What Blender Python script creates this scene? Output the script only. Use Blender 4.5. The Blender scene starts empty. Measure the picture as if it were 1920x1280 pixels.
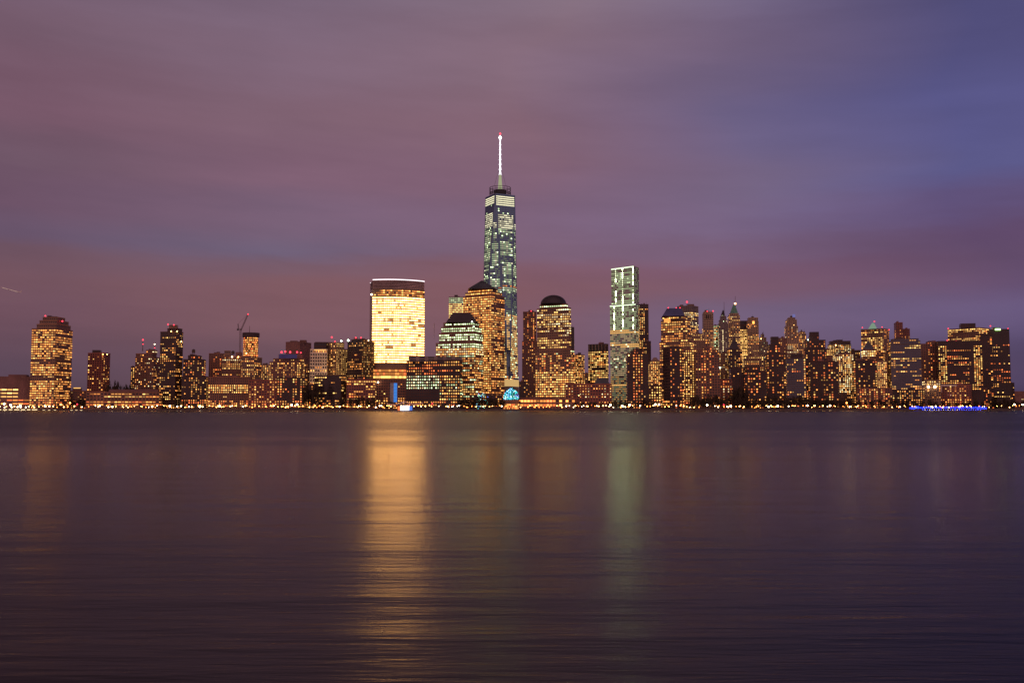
import bpy, math, random
from math import sin, cos, tan, atan, atan2, pi, radians, floor, sqrt
from mathutils import Vector, Matrix

# ------------------------------------------------------------------ camera, world, exposure
sc = bpy.context.scene
C = sc.collection
F, HZ, CAMZ = 1820.0, 764.0, 5.0            # focal length and horizon row in photo pixels, eye height
TH = atan((HZ - 640) / F)
cam = bpy.data.cameras.new('camera'); camo = bpy.data.objects.new('camera', cam); C.objects.link(camo)
cam.sensor_width = 36.0; cam.lens = 36.0 * F / 1920.0; cam.clip_start = 0.5; cam.clip_end = 60000
camo.location = (0, 0, CAMZ); camo.rotation_euler = (pi / 2 + TH, 0, 0); sc.camera = camo
sc.view_settings.view_transform = 'Standard'; sc.view_settings.look = 'None'
sc.view_settings.exposure = 0; sc.view_settings.gamma = 1
sc.render.engine = 'CYCLES'
cy = sc.cycles
cy.use_denoising = True; cy.max_bounces = 5; cy.diffuse_bounces = 2; cy.glossy_bounces = 3
cy.caustics_reflective = False; cy.sample_clamp_indirect = 10; cy.filter_width = 1.5; cy.use_adaptive_sampling = False
try: cy.denoiser = 'OPENIMAGEDENOISE'; cy.denoising_input_passes = 'RGB'
except Exception: pass

def s2l(c):
    c /= 255.0
    return c / 12.92 if c <= 0.04045 else ((c + 0.055) / 1.055) ** 2.4
def lin(r, g, b): return (s2l(r), s2l(g), s2l(b), 1.0)

W = bpy.data.worlds.new('World'); sc.world = W; W.use_nodes = True
wn, wl = W.node_tree.nodes, W.node_tree.links
for n in list(wn): wn.remove(n)
def WN(t, **k):
    n = wn.new(t)
    for a, v in k.items(): setattr(n, a, v)
    return n
def wmath(op, a, b=None, c=None, clamp=False):
    n = WN('ShaderNodeMath', operation=op, use_clamp=clamp)
    for i, v in enumerate((a, b, c)):
        if v is None: continue
        if isinstance(v, (int, float)): n.inputs[i].default_value = v
        else: wl.new(v, n.inputs[i])
    return n.outputs[0]
tc = WN('ShaderNodeTexCoord'); sep = WN('ShaderNodeSeparateXYZ'); wl.new(tc.outputs['Generated'], sep.inputs[0])
X, Y, Z = sep.outputs
az = wmath('ARCTAN2', X, Y); el = wmath('ARCSINE', Z)
# cloud streaks lie level: coordinates are azimuth and stretched elevation
cmb = WN('ShaderNodeCombineXYZ'); wl.new(az, cmb.inputs[0])
wl.new(wmath('MULTIPLY', wmath('MULTIPLY_ADD', az, 0.05, el), 6.0), cmb.inputs[1])
def noise(scale, detail, rough, off):
    mp = WN('ShaderNodeMapping'); mp.inputs['Location'].default_value = (off, off * 2, 0); wl.new(cmb.outputs[0], mp.inputs[0])
    n = WN('ShaderNodeTexNoise'); n.inputs['Scale'].default_value = scale; n.inputs['Detail'].default_value = detail
    n.inputs['Roughness'].default_value = rough; wl.new(mp.outputs[0], n.inputs['Vector']); return n.outputs['Fac']
n1 = noise(2.2, 4, 0.5, 3.1); n2 = noise(5.0, 5, 0.55, 7.7); n3 = noise(1.2, 2, 0.5, 1.3)
warp = wmath('ADD', wmath('MULTIPLY', wmath('SUBTRACT', n1, 0.5), 0.07), wmath('MULTIPLY', wmath('SUBTRACT', n2, 0.5), 0.03))
elw = wmath('DIVIDE', wmath('ADD', el, wmath('MULTIPLY', warp, wmath('MULTIPLY', el, 5.0, clamp=True))), 0.78, clamp=True)
EL = [0.0, .035, .09, .118, .138, .158, .19, .226, .279, .345, .43, .78]
COL = [  # colour of the sky at those heights, for five compass directions from left to right
 [(78,60,72),(93,72,87),(112,81,94),(116,84,95),(110,83,97),(104,84,106),(108,82,102),(111,86,103),(118,87,104),(117,91,108),(112,92,112),(46,34,36)],
 [(88,64,74),(104,78,90),(126,90,98),(128,91,99),(120,92,106),(113,98,122),(119,96,118),(127,96,115),(128,99,115),(125,101,119),(122,103,123),(46,34,36)],
 [(98,72,84),(112,86,102),(125,88,98),(130,90,98),(129,92,104),(124,97,118),(126,99,122),(128,98,118),(132,101,116),(134,108,124),(134,114,130),(46,34,36)],
 [(96,76,100),(110,88,114),(118,98,124),(124,90,106),(122,88,108),(120,95,120),(122,102,132),(118,102,132),(107,96,131),(110,94,122),(112,102,132),(46,34,36)],
 [(62,52,78),(76,64,94),(104,88,124),(102,80,112),(98,76,106),(96,74,106),(96,82,122),(92,90,138),(89,87,136),(81,78,122),(72,70,112),(46,34,36)]]
cols = []
for stops in COL:
    r = WN('ShaderNodeValToRGB'); r.color_ramp.interpolation = 'EASE'
    e = r.color_ramp.elements
    e[0].position = 0; e[0].color = lin(*stops[0]); e[1].position = 1; e[1].color = lin(*stops[-1])
    for p, s in list(zip(EL, stops))[1:-1]:
        q = e.new(p / 0.78); q.color = lin(*s)
    wl.new(elw, r.inputs[0]); cols.append(r.outputs[0])
azn = wmath('ADD', az, wmath('MULTIPLY', wmath('SUBTRACT', n3, 0.5), 0.35))
def wmix(a, b, lo, hi, src, smooth=True):
    m = WN('ShaderNodeMapRange', interpolation_type='SMOOTHSTEP' if smooth else 'LINEAR')
    m.inputs['From Min'].default_value = lo; m.inputs['From Max'].default_value = hi; wl.new(src, m.inputs['Value'])
    x = WN('ShaderNodeMix', data_type='RGBA'); wl.new(m.outputs[0], x.inputs['Factor'])
    for s, v in (('A', a), ('B', b)):
        i = [k for k in x.inputs if k.name == s and k.type == 'RGBA'][0]
        if isinstance(v, tuple): i.default_value = v
        else: wl.new(v, i)
    return [k for k in x.outputs if k.type == 'RGBA'][0]
AZ = [-0.46, -0.23, 0.0, 0.23, 0.46]
cc = cols[0]
for i in range(4): cc = wmix(cc, cols[i + 1], AZ[i], AZ[i + 1], azn, False)
BACK = tuple(2.1 * v for v in lin(152, 116, 118)[:3]) + (1,)       # the western afterglow behind the viewer
absaz = wmath('ABSOLUTE', az)
cc = wmix(cc, BACK, 1.1, 2.4, absaz)
cc = wmix(lin(46, 36, 44), cc, -0.02, 0.0, el)
mul = WN('ShaderNodeMath', operation='MULTIPLY_ADD'); wl.new(n2, mul.inputs[0]); mul.inputs[1].default_value = 0.32; mul.inputs[2].default_value = 0.85
bg = WN('ShaderNodeBackground'); wl.new(cc, bg.inputs['Color']); wl.new(mul.outputs[0], bg.inputs['Strength'])
wo = WN('ShaderNodeOutputWorld'); wl.new(bg.outputs[0], wo.inputs['Surface'])

# ------------------------------------------------------------------ geometry of the view
GZ = 2.5                                     # height of the land above the river
def ray(px, py):
    u, v = (px - 960) / F, (640 - py) / F
    return u, cos(TH) - v * sin(TH), sin(TH) + v * cos(TH)
def at(px, py, D):
    r = ray(px, py); k = D / r[1]
    return Vector((r[0] * k, D, CAMZ + r[2] * k))
def zof(py, D): return at(960, py, D).z
def proj(p):
    y, z = p[1], p[2] - CAMZ
    f = y * cos(TH) + z * sin(TH); v = -y * sin(TH) + z * cos(TH)
    return 960 + F * p[0] / f, 640 - F * v / f
def far(px): return max(0.0, (px - 1300) / 620.0) * 330.0          # the shore turns away to the right

# ------------------------------------------------------------------ materials
M = {}
def mat(name, col, rough=0.7, metal=0.0, spec=0.3, emit=None, strength=0.0, noise_amt=0.25, nscale=0.06):
    if name in M: return M[name]
    m = bpy.data.materials.new(name); m.use_nodes = True; N, L = m.node_tree.nodes, m.node_tree.links
    b = N['Principled BSDF']; b.inputs['Roughness'].default_value = rough; b.inputs['Metallic'].default_value = metal
    b.inputs['Specular IOR Level'].default_value = spec
    if emit:
        b.inputs['Base Color'].default_value = (0.02, 0.02, 0.02, 1)
        b.inputs['Emission Color'].default_value = (*emit, 1); b.inputs['Emission Strength'].default_value = strength
    else:
        g = N.new('ShaderNodeTexCoord'); t = N.new('ShaderNodeTexNoise'); t.inputs['Scale'].default_value = nscale; t.inputs['Detail'].default_value = 6
        L.new(g.outputs['Object'], t.inputs['Vector'])
        r = N.new('ShaderNodeValToRGB'); r.color_ramp.elements[0].position = 0.3; r.color_ramp.elements[1].position = 0.7
        r.color_ramp.elements[0].color = tuple(c * (1 - noise_amt) for c in col) + (1,)
        r.color_ramp.elements[1].color = tuple(min(1, c * (1 + noise_amt)) for c in col) + (1,)
        L.new(t.outputs['Fac'], r.inputs[0]); L.new(r.outputs[0], b.inputs['Base Color'])
    M[name] = m; return m

def facade(name, col, wx=(0.18, 0.82), wz=(0.25, 0.8), glass=(0.02, 0.022, 0.03), grough=0.12, rough=0.75, metal=0.0):
    """wall with a grid of unlit window openings; the UV map counts bays and storeys"""
    key = 'facade_' + name
    if key in M: return M[key]
    m = bpy.data.materials.new(key); m.use_nodes = True; N, L = m.node_tree.nodes, m.node_tree.links
    b = N['Principled BSDF']; b.inputs['Specular IOR Level'].default_value = .3
    uv = N.new('ShaderNodeUVMap'); uv.uv_map = 'UVMap'; s = N.new('ShaderNodeSeparateXYZ'); L.new(uv.outputs[0], s.inputs[0])
    def mt(op, a, v=None):
        n = N.new('ShaderNodeMath'); n.operation = op
        L.new(a, n.inputs[0])
        if v is not None:
            if isinstance(v, (int, float)): n.inputs[1].default_value = v
            else: L.new(v, n.inputs[1])
        return n.outputs[0]
    fx, fz = mt('FRACT', s.outputs[0]), mt('FRACT', s.outputs[1])
    ins = mt('MULTIPLY', mt('MULTIPLY', mt('GREATER_THAN', fx, wx[0]), mt('LESS_THAN', fx, wx[1])),
             mt('MULTIPLY', mt('GREATER_THAN', fz, wz[0]), mt('LESS_THAN', fz, wz[1])))
    g = N.new('ShaderNodeTexCoord'); t = N.new('ShaderNodeTexNoise'); t.inputs['Scale'].default_value = 0.05; t.inputs['Detail'].default_value = 5
    L.new(g.outputs['Object'], t.inputs['Vector'])
    r = N.new('ShaderNodeValToRGB'); r.color_ramp.elements[0].position = 0.3; r.color_ramp.elements[1].position = 0.7
    r.color_ramp.elements[0].color = tuple(c * 0.75 for c in col) + (1,); r.color_ramp.elements[1].color = tuple(min(1, c * 1.25) for c in col) + (1,)
    L.new(t.outputs['Fac'], r.inputs[0])
    x = N.new('ShaderNodeMix'); x.data_type = 'RGBA'; L.new(ins, x.inputs['Factor'])
    ia = [k for k in x.inputs if k.type == 'RGBA']; L.new(r.outputs[0], ia[0]); ia[1].default_value = (*glass, 1)
    L.new([k for k in x.outputs if k.type == 'RGBA'][0], b.inputs['Base Color'])
    rr = N.new('ShaderNodeMapRange'); rr.inputs['To Min'].default_value = rough; rr.inputs['To Max'].default_value = grough
    L.new(ins, rr.inputs['Value']); L.new(rr.outputs[0], b.inputs['Roughness'])
    if metal:
        rm = N.new('ShaderNodeMapRange'); rm.inputs['To Min'].default_value = 0; rm.inputs['To Max'].default_value = metal
        L.new(ins, rm.inputs['Value']); L.new(rm.outputs[0], b.inputs['Metallic'])
    M[key] = m; return m

FAC = {
 'brown': dict(col=(.26, .12, .08)), 'brick': dict(col=(.30, .10, .07)), 'dark': dict(col=(.085, .045, .038)),
 'tan': dict(col=(.32, .19, .12)), 'stone': dict(col=(.42, .28, .18)), 'grey': dict(col=(.26, .20, .18)), 'white': dict(col=(.70, .58, .42)),
 'office': dict(col=(.30, .16, .10), wx=(.12, .88), wz=(.3, .78)),
 'glass': dict(col=(.13, .10, .10), wx=(.06, .94), wz=(.22, .80), glass=(.07, .075, .10), grough=.08, metal=.75),
 'paleglass': dict(col=(.34, .33, .27), wx=(.05, .95), wz=(.25, .90), glass=(.26, .28, .25), grough=.10, metal=.8),
 'darkglass': dict(col=(.07, .045, .045), wx=(.08, .92), wz=(.2, .9), glass=(.045, .035, .035), grough=.15, metal=.5),
 'plain': dict(col=(.24, .12, .105), wx=(2, 3)),
}
def fm(k): return facade(k, **FAC[k])

WCOL = {'r': (1, .20, .05), 'o': (1, .34, .07), 'a': (1, .42, .10), 'y': (1, .54, .15), 'w': (1, .75, .38), 'k': (1, .93, .58), 'g': (.78, 1, .52), 'b': (.25, .55, 1), 'c': (.1, .9, .9), 'G': (1, .64, .20), 'W': (1, .97, .85)}
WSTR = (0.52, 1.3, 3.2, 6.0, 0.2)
def wm(key, lv):
    k = 'lit_window_%s_%d' % (key, lv)
    if k in M: return M[k]
    return mat(k, None, emit=WCOL[key], strength=WSTR[lv])
def lamp_mat(name, col, s): return mat(name, None, emit=col, strength=s)
RED = lamp_mat('beacon_red', (1, .04, .07), 3.5)
WHITE = lamp_mat('lamp_white', (1, .74, .44), 18)
WARM = lamp_mat('lamp_warm', (1, .45, .12), 20)
ORANGE = lamp_mat('lamp_orange', (1, .22, .04), 17)
DARKM = mat('dark_metal', (.05, .045, .05), 0.5, 0.3)
ROOFM = mat('roof_felt', (.10, .08, .08), 0.9)
STEEL = mat('painted_steel', (.16, .12, .12), 0.6, 0.2)

# ------------------------------------------------------------------ mesh helpers
class MB:
    def __init__(s): s.v, s.f, s.m, s.uv, s.mats = [], [], [], [], []
    def mi(s, m):
        if m not in s.mats: s.mats.append(m)
        return s.mats.index(m)
    def face(s, pts, m, uv=None):
        b = len(s.v); s.v += [tuple(p) for p in pts]; s.f.append(tuple(range(b, b + len(pts)))); s.m.append(s.mi(m)); s.uv.append(uv or [(0, 0)] * len(pts))
    def prism(s, fp, z0, z1, m, fp1=None, bottom=False, top=True, uvs=None, topm=None):
        fp1 = fp1 or fp; n = len(fp)
        for i in range(n):
            a, b, c, d = fp[i], fp[(i + 1) % n], fp1[(i + 1) % n], fp1[i]
            u = uvs[i] if uvs else (1, 1)
            s.face([(a[0], a[1], z0), (b[0], b[1], z0), (c[0], c[1], z1), (d[0], d[1], z1)], m, [(0, 0), (u[0], 0), (u[0], u[1]), (0, u[1])])
        if top: s.face([(p[0], p[1], z1) for p in fp1], topm or m)
        if bottom: s.face([(p[0], p[1], z0) for p in reversed(fp)], m)
    def box(s, x0, x1, y0, y1, z0, z1, m): s.prism([(x0, y0), (x1, y0), (x1, y1), (x0, y1)], z0, z1, m, bottom=True)
    def tube(s, p, q, r0, r1, m, n=6):
        p, q = Vector(p), Vector(q); d = (q - p).normalized()
        a = d.orthogonal().normalized(); b = d.cross(a)
        P = [[c + (a * cos(2 * pi * i / n) + b * sin(2 * pi * i / n)) * r for i in range(n)] for c, r in ((p, r0), (q, r1))]
        for i in range(n): s.face([P[0][i], P[0][(i + 1) % n], P[1][(i + 1) % n], P[1][i]], m)
        s.face(list(reversed(P[0])), m); s.face(P[1], m)
    def ball(s, c, r, m, n=8, k=5, sz=1.0):
        for j in range(k):
            t0, t1 = pi * j / k - pi / 2, pi * (j + 1) / k - pi / 2
            for i in range(n):
                a0, a1 = 2 * pi * i / n, 2 * pi * (i + 1) / n
                q = [(c[0] + r * cos(t) * cos(a), c[1] + r * cos(t) * sin(a), c[2] + r * sz * sin(t)) for t, a in ((t0, a0), (t0, a1), (t1, a1), (t1, a0))]
                if j == 0: q = [q[0], q[2], q[3]]
                elif j == k - 1: q = q[:3]
                s.face(q, m)
    def build(s, name, parent=None, origin=(0, 0, 0)):
        me = bpy.data.meshes.new(name)
        o = Vector(origin)
        me.from_pydata([tuple(Vector(v) - o) for v in s.v], [], s.f)
        for m in s.mats: me.materials.append(m)
        me.polygons.foreach_set('material_index', s.m)
        ul = me.uv_layers.new(name='UVMap'); flat = [c for f in s.uv for p in f for c in p]; ul.data.foreach_set('uv', flat)
        me.update()
        ob = bpy.data.objects.new(name, me); C.objects.link(ob)
        if parent is not None: ob.parent = parent
        else: ob.location = o
        return ob
def thing(name, label, cat, loc, group=None):
    o = bpy.data.objects.new(name, None); C.objects.link(o); o.location = loc; o.empty_display_size = 5
    o['label'] = label; o['category'] = cat
    if group: o['group'] = group
    return o
def tag(o, label=None, cat=None, group=None, kind=None):
    if label: o['label'] = label
    if cat: o['category'] = cat
    if group: o['group'] = group
    if kind: o['kind'] = kind
    return o

# unit window box shared by every single window of one brightness
UNIT = {}
def unit_window(m):
    if m.name not in UNIT:
        me = bpy.data.meshes.new('window')
        v = [(-.5, -.5, -.5), (.5, -.5, -.5), (.5, -.5, .5), (-.5, -.5, .5), (-.5, .5, -.5), (.5, .5, -.5), (.5, .5, .5), (-.5, .5, .5)]
        me.from_pydata(v, [], [(0, 1, 2, 3), (1, 5, 6, 2), (4, 0, 3, 7), (3, 2, 6, 7), (4, 5, 1, 0)])
        me.materials.append(m); UNIT[m.name] = me
    return UNIT[m.name]
CAP = 100
def emit_windows(wins, parent, loc, rng, name='window'):
    """wins: (centre, right, up, w, h, material, visible). The 100 largest in view become parts, the rest one part."""
    vis = [w for w in wins if w[6]]; hid = [w for w in wins if not w[6]]
    if len(vis) > CAP:
        rng.shuffle(vis); vis.sort(key=lambda w: -round(w[3] * w[4], 1)); hid += vis[CAP:]; vis = vis[:CAP]
    for c, r, u, w, h, m, _ in vis:
        o = bpy.data.objects.new(name, unit_window(m)); C.objects.link(o); o.parent = parent
        n = r.cross(u)                                               # outward
        T = Matrix((r, -n, u)).transposed().to_4x4()
        o.matrix_local = Matrix.Translation(c - loc) @ T @ Matrix.Diagonal((w, 0.3, h, 1))
    if hid:
        mb = MB()
        for c, r, u, w, h, m, _ in hid:
            n = r.cross(u); c = c + n * 0.15; a, b = r * (w / 2), u * (h / 2)
            mb.face([c - a - b, c + a - b, c + a + b, c - a + b], m)
        o = mb.build(name, parent, loc); o['kind'] = 'stuff'

# ------------------------------------------------------------------ buildings
def rr(px): return (px - 960) / F / (cos(TH) + sin(TH) * 0.03)
def footprint(px0, px1, D, depth, corner=None, turn=28):
    x0, x1 = rr(px0), rr(px1)
    if corner is None:
        A, Cc = Vector((x0 * D, D)), Vector((x1 * D, D)); d = (Cc - A).normalized()
        m = (x0 + x1) / 2; al = atan(m) * 0.6
        # turn the front a little towards the viewer
        A, Cc = Vector((x0 * (D + (x0 - m) * -D * tan(al)), D - (x0 - m) * D * tan(al))), Vector((x1 * (D - (x1 - m) * D * tan(al)), D - (x1 - m) * D * tan(al)))
        d = (Cc - A).normalized(); n = Vector((-d.y, d.x))
        return [A, Cc, Cc + n * depth, A + n * depth]
    B = Vector((rr(corner) * D, D)); al = atan(x1) + radians(turn)
    a = (B.x - x0 * B.y) / (cos(al) + x0 * sin(al)); c = (x1 * B.y - B.x) / (sin(al) - x1 * cos(al))
    A = B + a * Vector((-cos(al), sin(al))); Cc = B + c * Vector((sin(al), cos(al)))
    return [A, B, Cc, A + Cc - B]
def facing(p, q):
    d = (q - p); n = Vector((d.y, -d.x)).normalized(); mid = (p + q) / 2
    return n.dot(-mid.normalized())
def pickm(rng, pal, lvw=(3, 5, 2)):
    k = rng.choice(pal); lv = rng.choices((0, 1, 2), lvw)[0]
    return wm(k, lv)
def grid_windows(wins, p, q, z0, z1, pw, ph, bands, rng, ww, wh, vis, topgap=0.6):
    L = (q - p).length; nc = max(1, round(L / pw)); nr = max(1, int((z1 - z0 - topgap) / ph))
    d = (q - p) / L; r = Vector((d.x, d.y, 0)); u = Vector((0, 0, 1)); cw = L / nc
    colw = [rng.choice((0.25, .6, 1, 1.3, 1.8)) for _ in range(nc)]
    for j in range(nr):
        z = z1 - topgap - (j + 0.5) * ph
        rowf = rng.choice((.35, .75, 1, 1.15, 1.3)); st = rng.random() < 0.5; run = None
        for i in range(nc):
            c = p + d * cw * (i + 0.5); px, py = proj((c.x, c.y, z))
            bd = None
            for b in bands:
                if b[0] <= py < b[1] and (len(b) < 7 or b[5] <= px < b[6]): bd = b; break
            if not bd: continue
            prob, pal, mode = bd[2], bd[3], bd[4]
            lvw = (3, 5, 2)
            if mode == 'full': lit = rng.random() < prob; lvw = (1, 5, 4)
            elif mode == 'dim': lit = rng.random() < prob; lvw = (7, 3, 0)
            elif mode == 'rand': lit = rng.random() < prob * colw[i] * (0.6 + 0.4 * rowf)
            elif mode[0] == 'c': 
                fr = [float(t) for t in mode[1:].split(',')]; lit = any(abs((i + .5) / nc - t) < 0.5 / nc for t in fr) and rng.random() < prob; lvw = (0, 2, 6)
                if not lit: lit = rng.random() < .22; lvw = (8, 1, 0)
            else:
                pp = min(.97, prob * rowf)
                if rng.random() < 0.35 or run is None: st = rng.random() < pp; run = rng.choice(pal)
                lit = st
            if not lit or (mode in ('row', 'rand') and rng.random() < .08): continue
            m = wm(run, rng.choices((0, 1, 2), lvw)[0]) if mode == 'row' else pickm(rng, pal, lvw)
            wins.append((Vector((c.x, c.y, z)), r, u, cw * ww * (.78 if ww < .7 else .94), ph * wh * .8, m, vis))
    return nc, nr

COUNT = {'b': 0}
def building(name, label, px0, px1, top, D, corner=None, turn=28, depth=32, skin='brown', pw=3.6, ph=3.6, ww=.55, wh=.5,
             bands=((0, 800, .4, 'oay', 'rand'),), tiers=(), ex=(), base=GZ, cat='building', ground=True, shop=True):
    COUNT['b'] += 1
    rng = random.Random(hash(name) % 7 + COUNT['b'] * 31)
    rng = random.Random(COUNT['b'] * 977)
    D = D + far((px0 + px1) / 2); mpp = D / F
    fp = footprint(px0, px1, D, depth, corner, turn)
    ctr = sum(fp, Vector((0, 0))) / 4; loc = Vector((ctr.x, ctr.y, base))
    T = thing(name, label, cat, loc)
    bands = list(bands)
    if shop and D - far((px0 + px1) / 2) < 1600: bands = [(749, 762, .75, 'oora', 'full')] + bands
    wall, roof, wins = MB(), MB(), []
    z0 = base; sk = fm(skin)
    allt = [(px0, px1, top, corner)] + [t if len(t) > 3 else (*t, None) for t in tiers]
    cur = fp
    for k, (a, b, tp, cn) in enumerate(allt):
        if k:
            ins = max(1.0, (a - px0) * mpp * 0.5)
            cur = footprint(a, b, D + ins, max(6, depth - 2 * ins), cn, turn)
        z1 = zof(tp, cur[0].y if corner is None else cur[1].y)
        uvs = []
        for i in range(4):
            p, q = cur[i], cur[(i + 1) % 4]; f = facing(p, q)
            if f < -0.5:
                uvs.append((max(1, round((q - p).length / pw)), max(1, int((z1 - z0) / ph)))); continue
            nc, nr = grid_windows(wins, p, q, z0, z1, pw, ph, bands, rng, ww, wh, f > 0.03)
            uvs.append((nc, (z1 - z0 - .6) / ph + 0.6 / ph))
        # storeys are counted from the roof down so that openings and lit windows line up
        n = 4
        for i in range(n):
            p, q = cur[i], cur[(i + 1) % n]; nc = uvs[i][0]; H = (z1 - z0)
            vb, vt = -(H - .6) / ph + 1000, 0.6 / ph + 1000
            wall.face([(p.x, p.y, z0), (q.x, q.y, z0), (q.x, q.y, z1), (p.x, p.y, z1)], sk, [(0, vb), (nc, vb), (nc, vt), (0, vt)])
        roof.face([(p.x, p.y, z1) for p in cur], ROOFM)
        # parapet rim
        cc2 = sum(cur, Vector((0, 0))) / 4
        o2 = [c + (c - cc2).normalized() * 0.35 for c in cur]; i2 = [c - (c - cc2).normalized() * 0.5 for c in cur]
        for i in range(4):
            j = (i + 1) % 4
            roof.face([(*o2[i], z1 - .3), (*o2[j], z1 - .3), (*o2[j], z1 + .9), (*o2[i], z1 + .9)], sk)
            roof.face([(*o2[i], z1 + .9), (*o2[j], z1 + .9), (*i2[j], z1 + .9), (*i2[i], z1 + .9)], ROOFM)
            roof.face([(*i2[j], z1), (*i2[i], z1), (*i2[i], z1 + .9), (*i2[j], z1 + .9)], ROOFM)
        z0 = z1
    wall.build('wall', T, loc); roof.build('roof', T, loc)
    emit_windows(wins, T, loc, rng)
    zt = z0; md = ctr.y - (0 if corner else 0)
    for e in ex: extra(e, T, loc, D, depth, zt, rng, px0, px1)
    if not any(e[0] in ('hip', 'dome', 'mech') for e in ex):
        a, c2, tp, _ = allt[-1]; w = c2 - a
        for _i in range(2 if w > 14 else 1):
            m0 = a + w * rng.uniform(.12, .55); bw = w * rng.uniform(.15, .32)
            extra(('mech', m0, m0 + bw, tp - rng.uniform(1.5, 4.2), rng.choice(('dark', 'plain', 'brown'))), T, loc, D, depth, zt, rng, px0, px1)
        if rng.random() < .45: extra(('mast', a + w * rng.uniform(.2, .8), tp - rng.uniform(5, 9), .3), T, loc, D, depth, zt, rng, px0, px1)
    return T, loc, D

def tube_obj(name, T, loc, pts, m):
    mb = MB()
    for (p, q, r0, r1) in pts: mb.tube(p, q, r0, r1, m)
    return mb.build(name, T, loc)
def beacon(T, loc, p, m=RED, r=1.0, name='beacon_light'):
    mb = MB(); mb.ball(p, r, m, 8, 4); mb.tube((p[0], p[1], p[2] - 2.2), p, .15, .15, DARKM, 4)
    return mb.build(name, T, loc)
def extra(e, T, loc, D, depth, zt, rng, px0, px1):
    k = e[0]; Dm = D + min(depth * .45, 14)
    if k == 'mech':                                   # plant room on the roof
        _, a, b, tp = e[:4]; m = fm(e[4]) if len(e) > 4 else fm('plain')
        fp = footprint(a, b, Dm, max(6, depth * .5), None); mb = MB(); z1 = zof(tp, Dm)
        mb.prism(fp, zt - 1 if len(e) < 6 else e[5], z1, m, uvs=[(6, 2)] * 4, topm=ROOFM)
        mb.build('plant_room', T, loc)
    elif k == 'tank':                                 # timber water tank on legs under a conical cap
        _, px, tp = e[:3]; p = at(px, tp, Dm); mb = MB(); r = 2.6
        for dx, dy in ((-1.6, -1.6), (1.6, -1.6), (1.6, 1.6), (-1.6, 1.6)): mb.tube((p.x + dx, p.y + dy, zt - 1), (p.x + dx, p.y + dy, p.z - 6.4), .2, .2, DARKM, 4)
        w = mat('tank_timber', (.09, .06, .05), .9)
        mb.tube((p.x, p.y, p.z - 6.5), (p.x, p.y, p.z - 1.5), r, r, w, 12); mb.tube((p.x, p.y, p.z - 1.5), (p.x, p.y, p.z), r + .2, .1, DARKM, 12)
        mb.build('water_tank', T, loc)
    elif k == 'mast':
        _, px, tp = e[:3]; p = at(px, tp, Dm); r = e[3] if len(e) > 3 else .6
        tube_obj('mast', T, loc, [((p.x, p.y, zt - 1), p, r, r * .35)], STEEL)
    elif k == 'red': beacon(T, loc, at(e[1], e[2], Dm), RED, e[3] if len(e) > 3 else 1.1)
    elif k == 'lamp': beacon(T, loc, at(e[1], e[2], D - 2), WHITE if e[3] == 'w' else (WARM if e[3] == 'o' else lamp_mat('lamp_green', (.7, 1, .7), 18)), e[4] if len(e) > 4 else 1.0, 'flood_lamp')
    elif k == 'hip':                                  # hipped or pyramid roof: bottom a..b at pyb, top c..d at pyt
        _, a, b, pyb, c, d, pyt, mn, pn = e
        zb, z1 = zof(pyb, D + 1), zof(pyt, Dm)
        f0 = footprint(a, b, D + 1, depth - 3, None); k2 = (depth - 3) * (1 - (d - c) / (b - a)) / 2
        f1 = footprint(c, d, D + 1 + k2, max(.5, depth - 3 - 2 * k2), None)
        mb = MB(); mb.prism(f0, zb, z1, M[mn], f1); mb.build(pn, T, loc)
    elif k == 'dome':
        _, a, b, pyb, pyt, mn, pn = e
        zb = zof(pyb, Dm); R = (rr(b) - rr(a)) * Dm / 2; H = zof(pyt, Dm) - zb; cx = (rr(a) + rr(b)) / 2 * Dm; cyy = D + R + 1
        mb = MB(); n, kk = 24, 8
        for j in range(kk):
            t0, t1 = pi / 2 * j / kk, pi / 2 * (j + 1) / kk
            for i in range(n):
                a0, a1 = 2 * pi * i / n, 2 * pi * (i + 1) / n
                q = [(cx + R * cos(t) * cos(w), cyy + R * cos(t) * sin(w), zb + H * sin(t)) for t, w in ((t0, a0), (t0, a1), (t1, a1), (t1, a0))]
                mb.face(q if j < kk - 1 else q[:3], M[mn])
        mb.build(pn, T, loc)
    elif k == 'panel':                                # lit or coloured panel on the front
        _, a, b, t, bo, m, pn = e
        p0, p1 = at(a, bo, D - .8), at(b, t, D - .8); mb = MB(); mb.box(p0.x, p1.x, D - .9, D - .3, p0.z, p1.z, m); mb.build(pn, T, loc)
for nme, col, ro, me_ in (('roof_dark', (.045, .035, .04), .5, .2), ('roof_slate', (.07, .075, .09), .45, .3), ('roof_copper', (.06, .19, .17), .6, .1), ('roof_navy', (.06, .07, .16), .5, .2), ('roof_stone', (.25, .17, .14), .8, 0)):
    mat(nme, col, ro, me_)

mat('roof_lantern', None, emit=(.45, .7, .5), strength=.4)
R_ = lambda p, pal='oay': (0, 800, p, pal, 'rand')
O_ = lambda p, pal='oay': (0, 800, p, pal, 'row')
F_ = lambda p, pal='oay': (0, 800, p, pal, 'full')
BL = dict
exec_list = []
def b(*a, **k): exec_list.append((a, k))

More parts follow.
